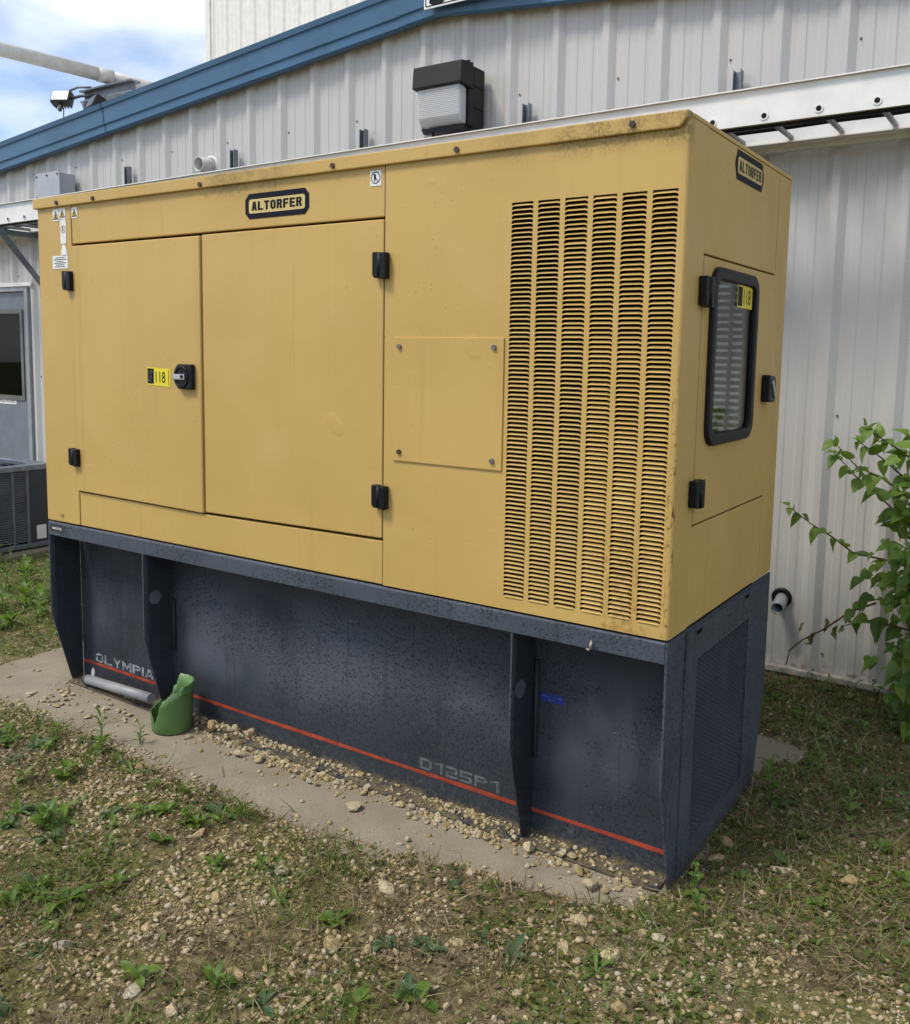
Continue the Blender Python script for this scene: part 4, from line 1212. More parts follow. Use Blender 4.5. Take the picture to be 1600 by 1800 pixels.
# --- stickers
def tri_sticker(x0, x1_, z0, z1, y=-0.0012, seam=0.0):
    s = MB().box(x0, x1_, y - 0.0006, y + 0.0008, z0, z1).build('warning_sticker', M['sticker'], gen)
    xm, a = (x0 + x1_) / 2, (x1_ - x0) * 0.44
    zb_, zt_ = z0 + (z1 - z0) * 0.14, z0 + (z1 - z0) * 0.86
    MB().poly_prism([(xm - a, zb_), (xm + a, zb_), (xm, zt_)], 'y', y - 0.0012, y - 0.0007).build('warning_triangle_edge', M['print_black'], s)
    MB().poly_prism([(xm - a * 0.72, zb_ + 0.004), (xm + a * 0.72, zb_ + 0.004), (xm, zt_ - 0.008)], 'y', y - 0.0018, y - 0.0013).build('warning_triangle', M['amber'], s)
    MB().poly_prism([(xm - 0.003, zb_ + 0.006), (xm + 0.004, zb_ + 0.010), (xm + 0.001, zb_ + 0.022), (xm - 0.003, zb_ + 0.020)], 'y', y - 0.0024, y - 0.0019).build('warning_symbol', M['print_black'], s)
tri_sticker(0.121, 0.167, 2.194, 2.246); tri_sticker(0.171, 0.216, 2.200, 2.247); tri_sticker(0.258, 0.300, 2.199, 2.246, 0.0008)
ws = MB().poly_prism(rrect(0.174, 0.217, 2.092, 2.198, 0.008, 3), 'y', -0.0018, -0.0006).build('torn_sticker', M['sticker'], gen)
MB().pipe((0.1955, -0.0019, 2.155), (0.1955, -0.0024, 2.155), 0.017, 0.0145, 18).build('prohibition_ring', M['red'], ws)
MB().box(0.192, 0.199, -0.0024, -0.0019, 2.146, 2.166).build('prohibition_figure', M['print_black'], ws)
MB().poly_prism([(0.178, 2.040), (0.208, 2.036), (0.219, 2.046), (0.216, 2.066), (0.205, 2.088), (0.188, 2.089), (0.178, 2.066)], 'y', -0.0018, -0.0006).build('torn_sticker', M['sticker'], gen)
tl = MB().box(0.109, 0.224, -0.0018, -0.0006, 1.983, 2.041).build('notice_label', M['sticker'], gen)
nb = MB()
for k in range(6):
    w_ = (0.066, 0.098, 0.05, 0.09, 0.06, 0.08)[k]
    x = 0.1665 - w_ / 2
    while x < 0.1665 + w_ / 2:
        e = min(x + rnd.uniform(0.005, 0.014), 0.1665 + w_ / 2)
        nb.box(x, e, -0.0023, -0.0019, 2.030 - k * 0.0078, 2.0335 - k * 0.0078)
        x = e + 0.003
tag(nb.build('notice_print', M['print_black'], tl), kind='stuff')
ns = MB().box(1.954, 2.001, 0.0004, 0.0016, 2.192, 2.243).build('no_smoking_sticker', M['sticker'], gen)
MB().pipe((1.9775, 0.0003, 2.219), (1.9775, -0.0003, 2.219), 0.020, 0.0172, 20).build('prohibition_ring', M['print_black'], ns)
MB().poly_prism([(1.966, 2.232), (1.968, 2.234), (1.989, 2.206), (1.987, 2.204)], 'y', -0.0008, -0.0004).build('prohibition_bar', M['print_black'], ns)
MB().poly_prism([(1.972, 2.206), (1.975, 2.206), (1.980, 2.226), (1.974, 2.233), (1.970, 2.222)], 'y', -0.0003, 0.0002).build('flame_symbol', M['print_black'], ns)
text_front('pencil_number', '118', 0.105, 0.842, 0.026, 0.018, -0.0006, M['print_black'], gen)

# --- base: rail, tank, ribs, end plates
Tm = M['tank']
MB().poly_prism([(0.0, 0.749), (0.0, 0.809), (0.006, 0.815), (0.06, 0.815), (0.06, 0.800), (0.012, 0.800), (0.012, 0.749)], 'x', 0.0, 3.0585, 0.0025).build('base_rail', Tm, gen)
tk = MB()
tk.box(0.008, 3.056, 0.160, 0.170, 0.004, 0.799)
tk.box(0.008, 2.60, 0.1705, 0.92, 0.004, 0.799)
tk.box(0.008, 3.056, 0.921, 0.931, 0.004, 0.799)
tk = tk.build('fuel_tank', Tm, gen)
MB().box(0.008, 3.04, 0.072, 0.1595, 0.003, 0.011, 0.002).build('tank_flange', Tm, gen)
for xr in (0.0, 0.692, 2.544):
    rb = MB().poly_prism([(0.0135, 0.748), (0.0005, 0.7485), (0.0005, 0.365), (0.100, 0.005), (0.1595, 0.005), (0.1595, 0.748)], 'x', xr, xr + 0.0065, 0.0012).build('rib', Tm, gen)
    if xr:
        MB().tube([(xr + 0.0066, 0.060, 0.545), (xr + 0.0082, 0.060, 0.545)], 0.031, 24).build('rib_plug', M['galv'], rb)
        z0_, z1_ = (0.285, 0.515) if xr < 1 else (0.28, 0.62)
        MB().tube([(xr + 0.018, 0.150, z0_), (xr + 0.018, 0.150, z1_)], 0.0075, 8).build('drain_tube', Tm, rb)
ep = MB()
ep.poly_prism([(0.0005, 0.8145), (0.0005, 0.365), (0.100, 0.003), (0.25, 0.003), (0.25, 0.8145)], 'x', 3.0595, 3.066)
ep.poly_prism([(0.80, 0.003), (0.985, 0.003), (1.0835, 0.365), (1.0835, 0.8145), (0.80, 0.8145)], 'x', 3.0595, 3.066)
ep.box(3.0595, 3.066, 0.2502, 0.7998, 0.003, 0.10); ep.box(3.0595, 3.066, 0.2502, 0.7998, 0.70, 0.8145)
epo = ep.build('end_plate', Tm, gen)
us_ = [0.150, 0.232, 0.250, 0.298, 0.742, 0.800, 0.811, 0.893]
cov = MB().sheet([0.150, 0.235, 0.252, 0.292, 0.745, 0.802, 0.8021, 0.893], [0.012, 0.10, 0.70, 0.778, 0.794, 0.806],
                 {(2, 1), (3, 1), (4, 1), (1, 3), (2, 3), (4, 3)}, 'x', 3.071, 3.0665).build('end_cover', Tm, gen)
MB().box(3.05, 3.0594, 0.2, 0.85, 0.76, 0.812).build('slot_backing', M['dark'], gen)
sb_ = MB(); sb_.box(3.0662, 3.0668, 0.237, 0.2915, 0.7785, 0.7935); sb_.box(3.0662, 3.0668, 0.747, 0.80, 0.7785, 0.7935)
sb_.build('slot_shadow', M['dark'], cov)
# expanded metal mesh
mg = MB()
dy, dz = 0.030, 0.0155
ny = int(0.56 / dy) + 2; nz = int(0.61 / dz) + 2
tm = math.atan2(dz / 2, dy / 2)
Vm, Fm = [], []
def bar(y0, z0, y1, z1, w, xa, xb):
    o = len(Vm)
    for (y, z) in ((y0, z0), (y1, z1)):
        for (xx, zz) in ((xa, z - w), (xb, z - w), (xb, z + w), (xa, z + w)): Vm.append((xx, y, zz))
    for k in range(4): Fm.append((o + k, o + (k + 1) % 4, o + 4 + (k + 1) % 4, o + 4 + k))
for j in range(nz):
    for i in range(ny):
        y = 0.248 + i * dy; z = 0.098 + j * dz
        for sgn in (1, -1):
            ya, za, yb, zb_ = y, z, y + dy / 2, z + sgn * dz / 2
            bar(ya, za, yb, zb_, 0.0015, 3.0655 - 0.006, 3.0655 - 0.003)
            bar(yb, zb_, y + dy, z, 0.0015, 3.0655 - 0.006, 3.0655 - 0.003)
Vm = np.array(Vm)
Vm[:, 1] = np.clip(Vm[:, 1], 0.2485, 0.8035); Vm[:, 2] = np.clip(Vm[:, 2], 0.0985, 0.7015)
mo = link('mesh_grille', np_mesh('mesh_grille', Vm, np.array(Fm), M['mesh']), cov)
tag(mo, kind='stuff')
ga = MB(); ga.tube([(2.81, 0.56, 0.66), (2.81, 0.56, 0.69)], 0.045, 20); ga.tube([(2.81, 0.56, 0.69), (2.81, 0.56, 0.73)], 0.025, 14)
MB().box(2.62, 2.75, 0.1705, 0.9205, 0.006, 0.798).build('end_bulkhead', M['dark'], gen)
MB().box(2.751, 2.86, 0.46, 0.66, 0.635, 0.655, 0.004).build('gauge_bracket', Tm, gen)
ga.build('fuel_gauge', M['badge_face'], gen)
for a, b_ in ((0.010, 0.690), (0.700, 2.542), (2.552, 3.050)):
    st_ = MB()
    n = max(2, int((b_ - a) / 0.08))
    xs = np.linspace(a, b_, n + 1)
    up_ = [(x, 0.0990 - 0.004 * (x / 3.0) + 0.0012 * math.sin(x * 9)) for x in xs]
    dn_ = [(x, 0.0850 - 0.004 * (x / 3.0) + 0.0010 * math.sin(x * 7 + 1)) for x in xs[::-1]]
    st_.poly_prism(dn_[::-1] + up_[::-1], 'y', 0.1588, 0.1598)
    st_.build('red_stripe', M['red'], tk)
block_front('maker_lettering', 'OLYMPIAN', 0.110, 0.104, 0.505, 0.044, 0.1594, M['silver'], tk, 0.26, 0.20, 0.16, 1.05)
MB().box(2.066, 2.432, 0.1590, 0.1597, 0.1005, 0.150).build('model_film', M['film'], tk)
block_front('model_lettering', 'D125P1', 2.078, 0.104, 0.344, 0.042, 0.1586, M['faded'], tk, 0.24, 0.20, 0.22, 1.10)
bl_ = MB().box(2.574, 2.662, 0.1588, 0.1597, 0.482, 0.510).build('blue_label', M['blue_label'], tk)
text_front('label_print', 'TANK LIFT EYES HERE', 2.580, 0.497, 0.072, 0.005, 0.1584, M['silver'], bl_)
text_front('label_print', 'SEE OM', 2.603, 0.487, 0.026, 0.005, 0.1584, M['silver'], bl_)
mf = MB().box(0.018, 0.128, -0.0012, -0.0002, 0.770, 0.802).build('origin_label', M['ac_dark'], gen)
text_front('origin_lettering', 'MADE IN THE', 0.036, 0.780, 0.072, 0.011, -0.0016, M['sticker'], mf, 0.02)
# spider cocoon under the rail
nest = thing('spider_nest', (2.83, -0.006, 0.752), 'small pale spider cocoon hanging on the edge of the base rail', 'cocoon')
q = MB(); q.tube([(2.83, -0.006, 0.790), (2.832, -0.012, 0.775), (2.829, -0.012, 0.755)], [0.002, 0.0075, 0.005], 7)
q.tube([(2.829, -0.010, 0.755), (2.818, -0.008, 0.744), (2.806, -0.005, 0.748)], [0.004, 0.005, 0.002], 6)
for v in q.bm.verts: v.co = Vector((2.826, -0.007, 0.758)) + (v.co - Vector((2.826, -0.007, 0.758))) * 0.7
q.build('cocoon_body', plain('cocoon_silk', (0.34, 0.29, 0.20), 0.8, var=0.35, scale=120), nest)

# ================================================================== POT AND LOOSE CONDUIT
pt = thing('broken_pot', (0.85, 0.005, 0), 'broken green plastic plant pot standing by the tank', 'plant pot')
PC, PR0, PR1 = Vector((0.860, 0.010, 0.002)), 0.084, 0.096
n = 96
prof_h = []
FU, FH = [-1, -0.86, -0.8, -0.72, -0.6, -0.48, -0.42, -0.36, -0.3, -0.2, -0.12, 0.05, 0.12, 0.3, 0.36, 0.6, 0.68, 1], [0.10, 0.105, 0.085, 0.080, 0.050, 0.078, 0.105, 0.102, 0.150, 0.158, 0.180, 0.182, 0.200, 0.203, 0.215, 0.218, 0.240, 0.245]
BU, BH = [-1, -0.75, -0.7, -0.5, -0.25, -0.2, -0.05, 0.02, 0.12, 1], [0.10, 0.125, 0.11, 0.115, 0.15, 0.18, 0.19, 0.225, 0.247, 0.245]
for k in range(n):
    a = 2 * math.pi * k / n
    u_ = math.cos(a) * rt.x + math.sin(a) * rt.y
    facing = math.cos(a) * rt.y - math.sin(a) * rt.x > 0
    prof_h.append(0.86 * float(np.interp(u_, FU if facing else BU, FH if facing else BH)) + 0.0015 * math.sin(k * 5.1))
pb = MB()
def potpt(a, z, off):
    r_ = PR0 + (PR1 - PR0) * z / 0.245 + off
    return PC + Vector((r_ * math.cos(a), r_ * math.sin(a), z))
lv = [0.0, 0.012, 0.4, 0.8, 1.0]
rings_o, rings_i = [], []
for li, t_ in enumerate(lv):
    for rings, off in ((rings_o, 0.0), (rings_i, -0.003)):
        row = []
        for k in range(n):
            z = (0.0 if li == 0 else 0.006) if li < 2 else prof_h[k] * t_
            o_f = off - (0.006 if li == 0 else 0)
            row.append(pb.bm.verts.new(potpt(2 * math.pi * k / n, z, o_f)))
        rings.append(row)
for rings, flip in ((rings_o, False), (rings_i, True)):
    for A, B in zip(rings, rings[1:]):
        for k in range(n):
            q_ = (A[k], A[(k + 1) % n], B[(k + 1) % n], B[k])
            f = pb.bm.faces.new(q_[::-1] if flip else q_); f.smooth = True
for k in range(n):
    pb.bm.faces.new((rings_o[-1][k], rings_o[-1][(k + 1) % n], rings_i[-1][(k + 1) % n], rings_i[-1][k]))
pb.bm.faces.new(rings_o[0][::-1]); pb.bm.faces.new(rings_i[0])
pb.build('pot_wall', M['pot'], pt)
for zr in (0.176,):
    seg = [2 * math.pi * k / n for k in range(n) if prof_h[k] > zr + 0.012]
    runs, cur = [], []
    ks = [k for k in range(n)]
    start = next(k for k in ks if prof_h[k] <= zr + 0.012)
    for j in range(n + 1):
        k = (start + j) % n
        if prof_h[k] > zr + 0.012: cur.append(k)
        elif cur: runs.append(cur); cur = []
    for rn_ in runs:
        if len(rn_) < 4: continue
        MB().tube([potpt(2 * math.pi * k / n, zr, 0.001) for k in rn_], 0.004, 6).build('pot_band', M['pot'], pt)

cdt = thing('loose_conduit', (0.38, 0.06, 0.05), 'grey plastic pipe lying between the tank and the green pot', 'pipe')
MB().pipe((0.130, 0.088, 0.040), (0.668, 0.052, 0.078), 0.0225, 0.018, 18).build('pipe_wall', M['pvc'], cdt)
MB().tube([(0.664, 0.0523, 0.0778), (0.665, 0.0522, 0.0779)], 0.0178, 16).build('pipe_fill', M['pvc'], cdt)
MB().tube([(0.128, 0.088, 0.040), (0.145, 0.087, 0.041)], 0.0245, 14).build('rusty_end', M['screw'], cdt)
MB().poly_prism([(0.152, 0.055), (0.175, 0.052), (0.178, 0.085), (0.168, 0.100), (0.158, 0.088)], 'y', 0.102, 0.106).build('broken_clip', M['white_pvc'], cdt)

# ================================================================== STONES
def stone_mesh(seed, sub=1, mat=None, flat=0.75):
    bm = bmesh.new()
    bmesh.ops.create_icosphere(bm, subdivisions=sub, radius=0.5)
    r_ = random.Random(seed)
    off = Vector((r_.uniform(0, 50), r_.uniform(0, 50), r_.uniform(0, 50)))
    pl = [(Vector((r_.uniform(-1, 1), r_.uniform(-1, 1), r_.uniform(-0.6, 1))).normalized(), r_.uniform(0.22, 0.40)) for _ in range(9)]
    for v in bm.verts:
        d = v.co.normalized()
        q = d * (0.5 + 0.10 * mnoise.noise(d * 1.7 + off) + 0.05 * mnoise.noise(d * 5.0 + off))
        for nv, dd in pl:
            e = q.dot(nv) - dd
            if e > 0: q -= nv * e * 0.97
        v.co = Vector((q.x, q.y * 0.85, q.z * flat))
    me = bpy.data.meshes.new('stone')
    bm.to_mesh(me); bm.free()
    if mat: me.materials.append(mat)
    return me
STM = [stone_mesh(i, 2, M['stone'], 0.62 + 0.03 * (i % 5)) for i in range(14)]
PEB = []
for i in range(8):
    me = stone_mesh(100 + i, 1, None, 0.6)
    if True:
        bm = bmesh.new(); bmesh.ops.create_icosphere(bm, subdivisions=1, radius=0.5)
        # crude 20-face pebble
        bm.free()
        bm = bmesh.new(); bmesh.ops.create_icosphere(bm, subdivisions=1, radius=0.5); bm.free()
    V = np.array([v.co[:] for v in me.vertices]); Fv = np.array([p.vertices[:] for p in me.polygons])
    PEB.append((V, Fv))
    bpy.data.meshes.remove(me)
# keep the joined gravel light: 20-triangle versions
def ico20(seed):
    r_ = random.Random(seed)
    bm = bmesh.new(); bmesh.ops.create_icosphere(bm, subdivisions=1, radius=0.5)
    V = np.array([v.co[:] for v in bm.verts]); Fv = np.array([[v.index for v in f.verts] for f in bm.faces])
    bm.free()
    if len(V) > 12:                             # take the 12 base vertices only
        pass
    V = V * np.array([1, r_.uniform(0.6, 0.9), r_.uniform(0.4, 0.65)]) * (1 + 0.32 * np.array([[r_.uniform(-1, 1)] for _ in V]))
    return V, Fv
PEB = [ico20(i) for i in range(10)]

def zground(x, y):
    s = float(soil_h(np.array([x]), np.array([y]))[0])
    onpad = (-0.5 < x < 3.2) and (-0.4 < y < 1.47)
    z = max(s, 0.0) if onpad else s
    if onpad and 0.072 < y < 0.16 and x < 3.04: z = max(z, 0.011)
    return z

n_stone = [0]
def put_stone(x, y, size, label, group, zoff=0.0, mesh=None, sc=(1, 1, 1), tone=None):
    o = link('stone', mesh or rnd.choice(STM))
    o.rotation_euler = (rnd.uniform(-0.25, 0.25), rnd.uniform(-0.25, 0.25), rnd.uniform(0, 6.28))
    o.scale = (size * sc[0], size * sc[1], size * sc[2])
    o.location = (x, y, zground(x, y) + size * 0.26 * sc[2] + zoff)
    v_ = rnd.random() if tone is None else tone
    o.color = (v_, v_, v_, 1)
    if group:
        label = ('tiny ' if size < 0.02 else 'small ' if size < 0.032 else 'larger ') + ('ochre ' if v_ < 0.35 else 'buff ' if v_ < 0.7 else 'whitish ') + label
    tag(o, label, 'stone', group)
    n_stone[0] += 1
    return o

BIG = [(1.95, -0.075, 0.075, 'largest pitted pale stone alone on the concrete before the tank', (1, 0.9, 0.8)),
       (1.30, -0.005, 0.085, 'flat pale slab of stone at the right end of the heap by the pot', (1, 0.8, 0.45)),
       (2.605, 0.045, 0.062, 'pale stone resting at the foot of the right rib', (1, 0.9, 1)),
       (2.86, -0.02, 0.075, 'large rounded stone near the lower right corner of the tank', (1, 0.9, 0.9)),
       (2.80, 0.03, 0.052, 'tan stone just behind the large rounded one at the lower right corner', (1, 1, 0.9)),
       (3.52, 0.44, 0.066, 'lone tan stone on the bare soil at the lower right', (1, 0.9, 0.9)),
       (3.13, 0.46, 0.085, 'upper of two mossy flat stones beside the tank end', (1, 0.6, 0.5)),
       (3.125, 0.345, 0.085, 'lower of two mossy flat stones beside the tank end', (1, 0.6, 0.45)),
       (3.335, 0.40, 0.10, 'long flat stone half sunk in the soil right of the tank', (1.2, 0.55, 0.35)),
       (1.08, -0.32, 0.058, 'ochre stone on dark soil below the green pot', (1, 0.85, 0.8)),
       (1.03, 0.075, 0.075, 'tallest ochre stone in the heap beside the green pot', (0.8, 0.8, 1.1)),
       (0.995, -0.015, 0.045, 'grey stone right in front of the green pot', (1, 0.8, 0.8)),
       (1.67, -0.54, 0.068, 'buff stone among the weeds at the lower left centre', (1, 0.8, 0.7)),
       (2.05, -0.52, 0.070, 'pale round stone at the bottom centre left', (1, 0.9, 0.7)),
       (2.37, -0.41, 0.075, 'flat whitish stone at the bottom centre', (1.1, 0.8, 0.5)),
       (2.53, -0.19, 0.046, 'pale stone at the front edge of the bare concrete', (1, 0.9, 0.9)),
       (2.24, -0.13, 0.030, 'small pale stone alone on the concrete right of centre', (0.8, 0.9, 1.2))]
for x, y, s, lab, scl in BIG: put_stone(x, y, s, lab, None, 0, None, scl, 0.12 if 'ochre' in lab or 'tan ' in lab else (0.3 if 'mossy' in lab or 'buff' in lab else 0.78))

lab_b, grp_b = 'limestone pebble in the gravel strewn along the foot of the tank', 'pebbles along the tank foot'
def on_line(n_, xr, yr, sr, zoff=0.0):
    for _ in range(n_):
        x = rnd.uniform(*xr); y = rnd.uniform(*yr)
        s = sr[0] + (sr[1] - sr[0]) * rnd.random() ** 1.8
        put_stone(x, y, s, lab_b, grp_b, zoff * rnd.random())
on_line(24, (0.98, 1.32), (0.02, 0.13), (0.018, 0.050), 0.02)
on_line(22, (1.32, 1.75), (-0.02, 0.07), (0.018, 0.048), 0.01)
on_line(18, (1.70, 2.25), (0.035, 0.075), (0.014, 0.038))
on_line(20, (2.20, 2.62), (0.02, 0.075), (0.014, 0.036))
on_line(26, (2.60, 3.05), (-0.02, 0.11), (0.014, 0.042))
lab_l, grp_l = 'limestone chip in the spill left of the green pot', 'chips left of the pot'
for _ in range(38):
    t_ = rnd.random()
    x = 0.05 + 0.62 * t_ + rnd.uniform(-0.1, 0.1); y = -0.10 + 0.10 * t_ + rnd.uniform(-0.10, 0.09)
    put_stone(x, y, rnd.uniform(0.02, 0.042), lab_l, grp_l, 0, None, (1, 0.9, 0.7))
lab_s, grp_s = 'limestone lump lying in the weedy soil in front of the slab', 'stones in the front soil'
k = 0
while k < 128:
    x, y = rnd.uniform(0.9, 3.3), rnd.uniform(-1.2, -0.12)
    if pad_sd(np.array([x]), np.array([y]))[0] < 0.04: continue
    if y < -0.55 + (x - 1.4) * 0.2 and rnd.random() < 0.5: continue
    put_stone(x, y, (0.016 + 0.046 * rnd.random() ** 2.4) * (1.1 if x > 1.8 else 0.8), lab_s, grp_s, -0.010)
    k += 1

# joined small gravel
def gpts(n_, xr, yr, cond=None):
    P = np.stack([nr.uniform(*xr, n_), nr.uniform(*yr, n_)], -1)
    sd = pad_sd(P[:, 0], P[:, 1])
    keep = np.ones(n_, bool) if cond is None else cond(P[:, 0], P[:, 1], sd)
    return P[keep]
def inview(P, mar=0.6):
    """drops points far outside the visible wedge of ground"""
    d = P - np.array([CAM.x, CAM.y])
    f2 = np.array([fw.x, fw.y]); f2 /= np.linalg.norm(f2); r2_ = np.array([rt.x, rt.y])
    a = d @ f2; b = d @ r2_
    return (a > 0.5) & (np.abs(b) < a * 0.62 + mar)
nz1 = lambda x, y, sc, o=0.0: np.array([mnoise.noise(Vector((a * sc + o, b * sc, 1.3 + o))) for a, b in zip(x, y)])
P1 = gpts(60000, (-1.0, 4.2), (-1.8, 0.05), lambda x, y, s: s > -np.abs(nr.normal(0, 0.035, len(s))))
P1 = P1[inview(P1)]
dens = np.clip(0.36 + 1.5 * nz1(P1[:, 0], P1[:, 1], 3.4) + 0.30 * (P1[:, 0] < 1.5), 0.08, 1)
P1 = P1[nr.random(len(P1)) < dens]
P2 = gpts(8000, (2.3, 4.1), (-0.1, 2.2), lambda x, y, s: s > 0.0)
P2 = P2[nr.random(len(P2)) < 0.45]
P3 = np.stack([nr.uniform(0.2, 3.05, 1800), 0.150 - np.abs(nr.normal(0, 0.03, 1800))], -1)
P3 = np.concatenate([P3, np.stack([nr.uniform(1.0, 3.05, 1700), 0.072 - np.abs(nr.normal(0, 0.032, 1700))], -1)])
P3 = P3[nr.random(len(P3)) < np.clip(0.55 + 1.5 * nz1(P3[:, 0], P3[:, 1] * 0, 4.5, 2.0), 0.1, 1)]
P4 = gpts(420, (-0.5, 3.0), (-0.28, 0.1), lambda x, y, s: s < 0)
P5 = gpts(1500, (-2.6, -0.45), (0.0, 1.5))
P_ = np.concatenate([P1, P2, P3, P4, P5])
Zp = np.maximum(soil_h(P_[:, 0], P_[:, 1]), np.where((P_[:, 0] > -0.5) & (P_[:, 0] < 3.2) & (P_[:, 1] > -0.4) & (P_[:, 1] < 1.47), 0.0, -1))
Zp = np.where((P_[:, 1] > 0.072) & (P_[:, 1] < 0.16) & (P_[:, 0] > 0) & (P_[:, 0] < 3.04), np.maximum(Zp, 0.011), Zp)
sz = 0.006 + 0.022 * nr.random(len(P_)) ** 2.6
N = len(P_)
gr = link('gravel', scatter_mesh('gravel', PEB, np.column_stack([P_, Zp + sz * 0.12]), np.repeat(sz[:, None], 3, 1), rot_mats(nr.uniform(-.4, .4, N), nr.uniform(-.4, .4, N), nr.uniform(0, 6.28, N)), M['pebble']))
tag(gr, 'loose pale limestone gravel over the soil and slab edge', 'gravel', kind='stuff')

# ================================================================== THATCH, GRASS AND SMALL LEAVES
def blade(seed, seg=4, lean=0.5):
    r_ = random.Random(seed)
    V, Fv = [], []
    c = r_.uniform(0.3, 1.2) * lean
    sw = r_.uniform(-0.5, 0.5)
    for i in range(seg + 1):
        t_ = i / seg
        w = 0.5 * (1 - t_ ** 1.6) + 0.03
        y = math.sin(c * t_) * t_ * 0.9
        z = t_ * math.cos(c * t_)
        V += [(-w * 0.06 + sw * t_ * t_ * 0.2, y, z), (w * 0.06 + sw * t_ * t_ * 0.2, y, z)]
    for i in range(seg): Fv.append((2 * i, 2 * i + 1, 2 * i + 3, 2 * i + 2))
    return np.array(V), np.array(Fv)
BL = [blade(i) for i in range(8)]
def lyc(seed):
    """leaf litter: small curved oval lying flat"""
    r_ = random.Random(seed)
    V = [(0, 0, 0), (0.22, 0.25, 0.06), (0.26, 0.6, 0.05), (0, 1, r_.uniform(-.1, .15)), (-0.26, 0.6, 0.05), (-0.22, 0.25, 0.06), (0, 0.5, 0.0)]
    Fv = [(0, 1, 6), (1, 2, 6), (2, 3, 6), (3, 4, 6), (4, 5, 6), (5, 0, 6)]
    return np.array(V), np.array(Fv)
LT = [lyc(i) for i in range(6)]
def scatter_stuff(name, bases, P, size, flat, mat, label, cat, wid=1.0, zo=0.0):
    N = len(P)
    Zs = soil_h(P[:, 0], P[:, 1]) + zo
    Zs = np.where((P[:, 0] > -0.5) & (P[:, 0] < 3.2) & (P[:, 1] > -0.4) & (P[:, 1] < 1.47), np.maximum(Zs, 0.001), Zs)
    S = np.repeat(size[:, None], 3, 1)
    S[:, 0] *= wid
    Rm = rot_mats(nr.normal(0, flat, N), nr.normal(0, flat, N), nr.uniform(0, 6.28, N))
    o = link(name, scatter_mesh(name, bases, np.column_stack([P, Zs]), S, Rm, mat))
    return tag(o, label, cat, kind='stuff')
front = lambda x, y, s: s > 0.03 - np.abs(nr.normal(0, 0.035, len(s)))
Pd = gpts(46000, (-0.9, 4.2), (-1.8, 0.0), front); Pd = Pd[inview(Pd)]
Pd = Pd[nr.random(len(Pd)) < np.clip(0.5 + 1.3 * nz1(Pd[:, 0], Pd[:, 1], 2.4, 5.0) + 0.5 * np.exp(-((pad_sd(Pd[:, 0], Pd[:, 1]) - 0.06) / 0.07) ** 2), 0.05, 1)]
Pd2 = gpts(20000, (2.4, 4.2), (-0.1, 2.23), front)
Pd = np.concatenate([Pd, Pd2])
scatter_stuff('dry_thatch', BL, Pd, nr.uniform(0.025, 0.085, len(Pd)), 1.15, M['dry'], 'dry brown grass thatch matted over the soil', 'dry grass', 0.75, 0.004)
Pg = gpts(24000, (-0.9, 4.2), (-1.8, 0.0), front); Pg = Pg[inview(Pg)]
Pg = Pg[nr.random(len(Pg)) < np.clip(0.16 + 1.5 * nz1(Pg[:, 0], Pg[:, 1], 2.0, 9.0), 0.02, 1)]
Pg = np.concatenate([Pg, gpts(2600, (2.4, 4.3), (0.1, 2.23), front), gpts(3500, (-2.9, -0.4), (0.1, 1.7), front)])
scatter_stuff('thin_grass', BL, Pg, nr.uniform(0.03, 0.085, len(Pg)), 0.6, M['grass'], 'thin green grass blades scattered through the soil', 'grass', 1.0)
Pm = gpts(40000, (-0.9, 4.2), (-1.8, 0.0), front); Pm = Pm[inview(Pm)]
Pm = Pm[nr.random(len(Pm)) < np.clip(0.24 + 1.8 * nz1(Pm[:, 0], Pm[:, 1], 2.6, 13.0), 0.02, 1)]
Pm = np.concatenate([Pm, gpts(15000, (2.4, 4.3), (0.0, 2.23), front), gpts(7000, (-2.9, -0.45), (0.1, 1.75), front)])
scatter_stuff('ground_cover', LT, Pm, nr.uniform(0.008, 0.030, len(Pm)), 0.5, M['moss'], 'tiny green ground cover leaves over the soil', 'ground cover', 1.0, 0.006)
Pw = gpts(4500, (2.4, 4.2), (-0.1, 2.23), front)
Pw = np.concatenate([Pw, gpts(7000, (0.0, 3.4), (-1.6, -0.1), front)])
scatter_stuff('leaf_litter', LT, Pw, nr.uniform(0.008, 0.026, len(Pw)), 0.35, M['dry'], 'brown leaf litter on the soil', 'leaf litter', 1.0, 0.004)

# ================================================================== WEEDS (each a plant with its leaves)
def lance(seed, wid=0.16, seg=5, curl=0.5, tooth=0.0):
    r_ = random.Random(seed)
    V, Fv = [], []
    for i in range(seg + 1):
        t_ = i / seg
        w = wid * (math.sin(math.pi * min(1, t_ * 0.93 + 0.06)) ** 0.8) * (1 + (tooth if i % 2 else -tooth))
        a = curl * t_
        y = math.cos(a * 0.9) * t_
        z = 0.55 * t_ - curl * t_ * t_ * 0.8
        V += [(-w, y, z + w * 0.45), (0, y, z), (w, y, z + w * 0.45)]
    for i in range(seg):
        Fv += [(3 * i, 3 * i + 1, 3 * i + 4, 3 * i + 3), (3 * i + 1, 3 * i + 2, 3 * i + 5, 3 * i + 4)]
    me = bpy.data.meshes.new('leaf')
    me.from_pydata(V, [], Fv)
    for p in me.polygons: p.use_smooth = True
    return me
def leafset(mat, wid, n_=4, curl=0.5, tooth=0.0, s0=0):
    out = []
    for i in range(n_):
        me = lance(s0 + i, wid * (0.85 + 0.1 * i), 5, curl * (0.6 + 0.3 * i), tooth)
        me.materials.append(mat)
        out.append(me)
    return out
LS = dict(broad=leafset(M['weed'], 0.20, 4, 0.7), dock=leafset(M['weed_blue'], 0.17, 4, 0.8, 0.10), slim=leafset(M['weed'], 0.085, 4, 0.5), oval=leafset(M['weed'], 0.27, 4, 0.5))
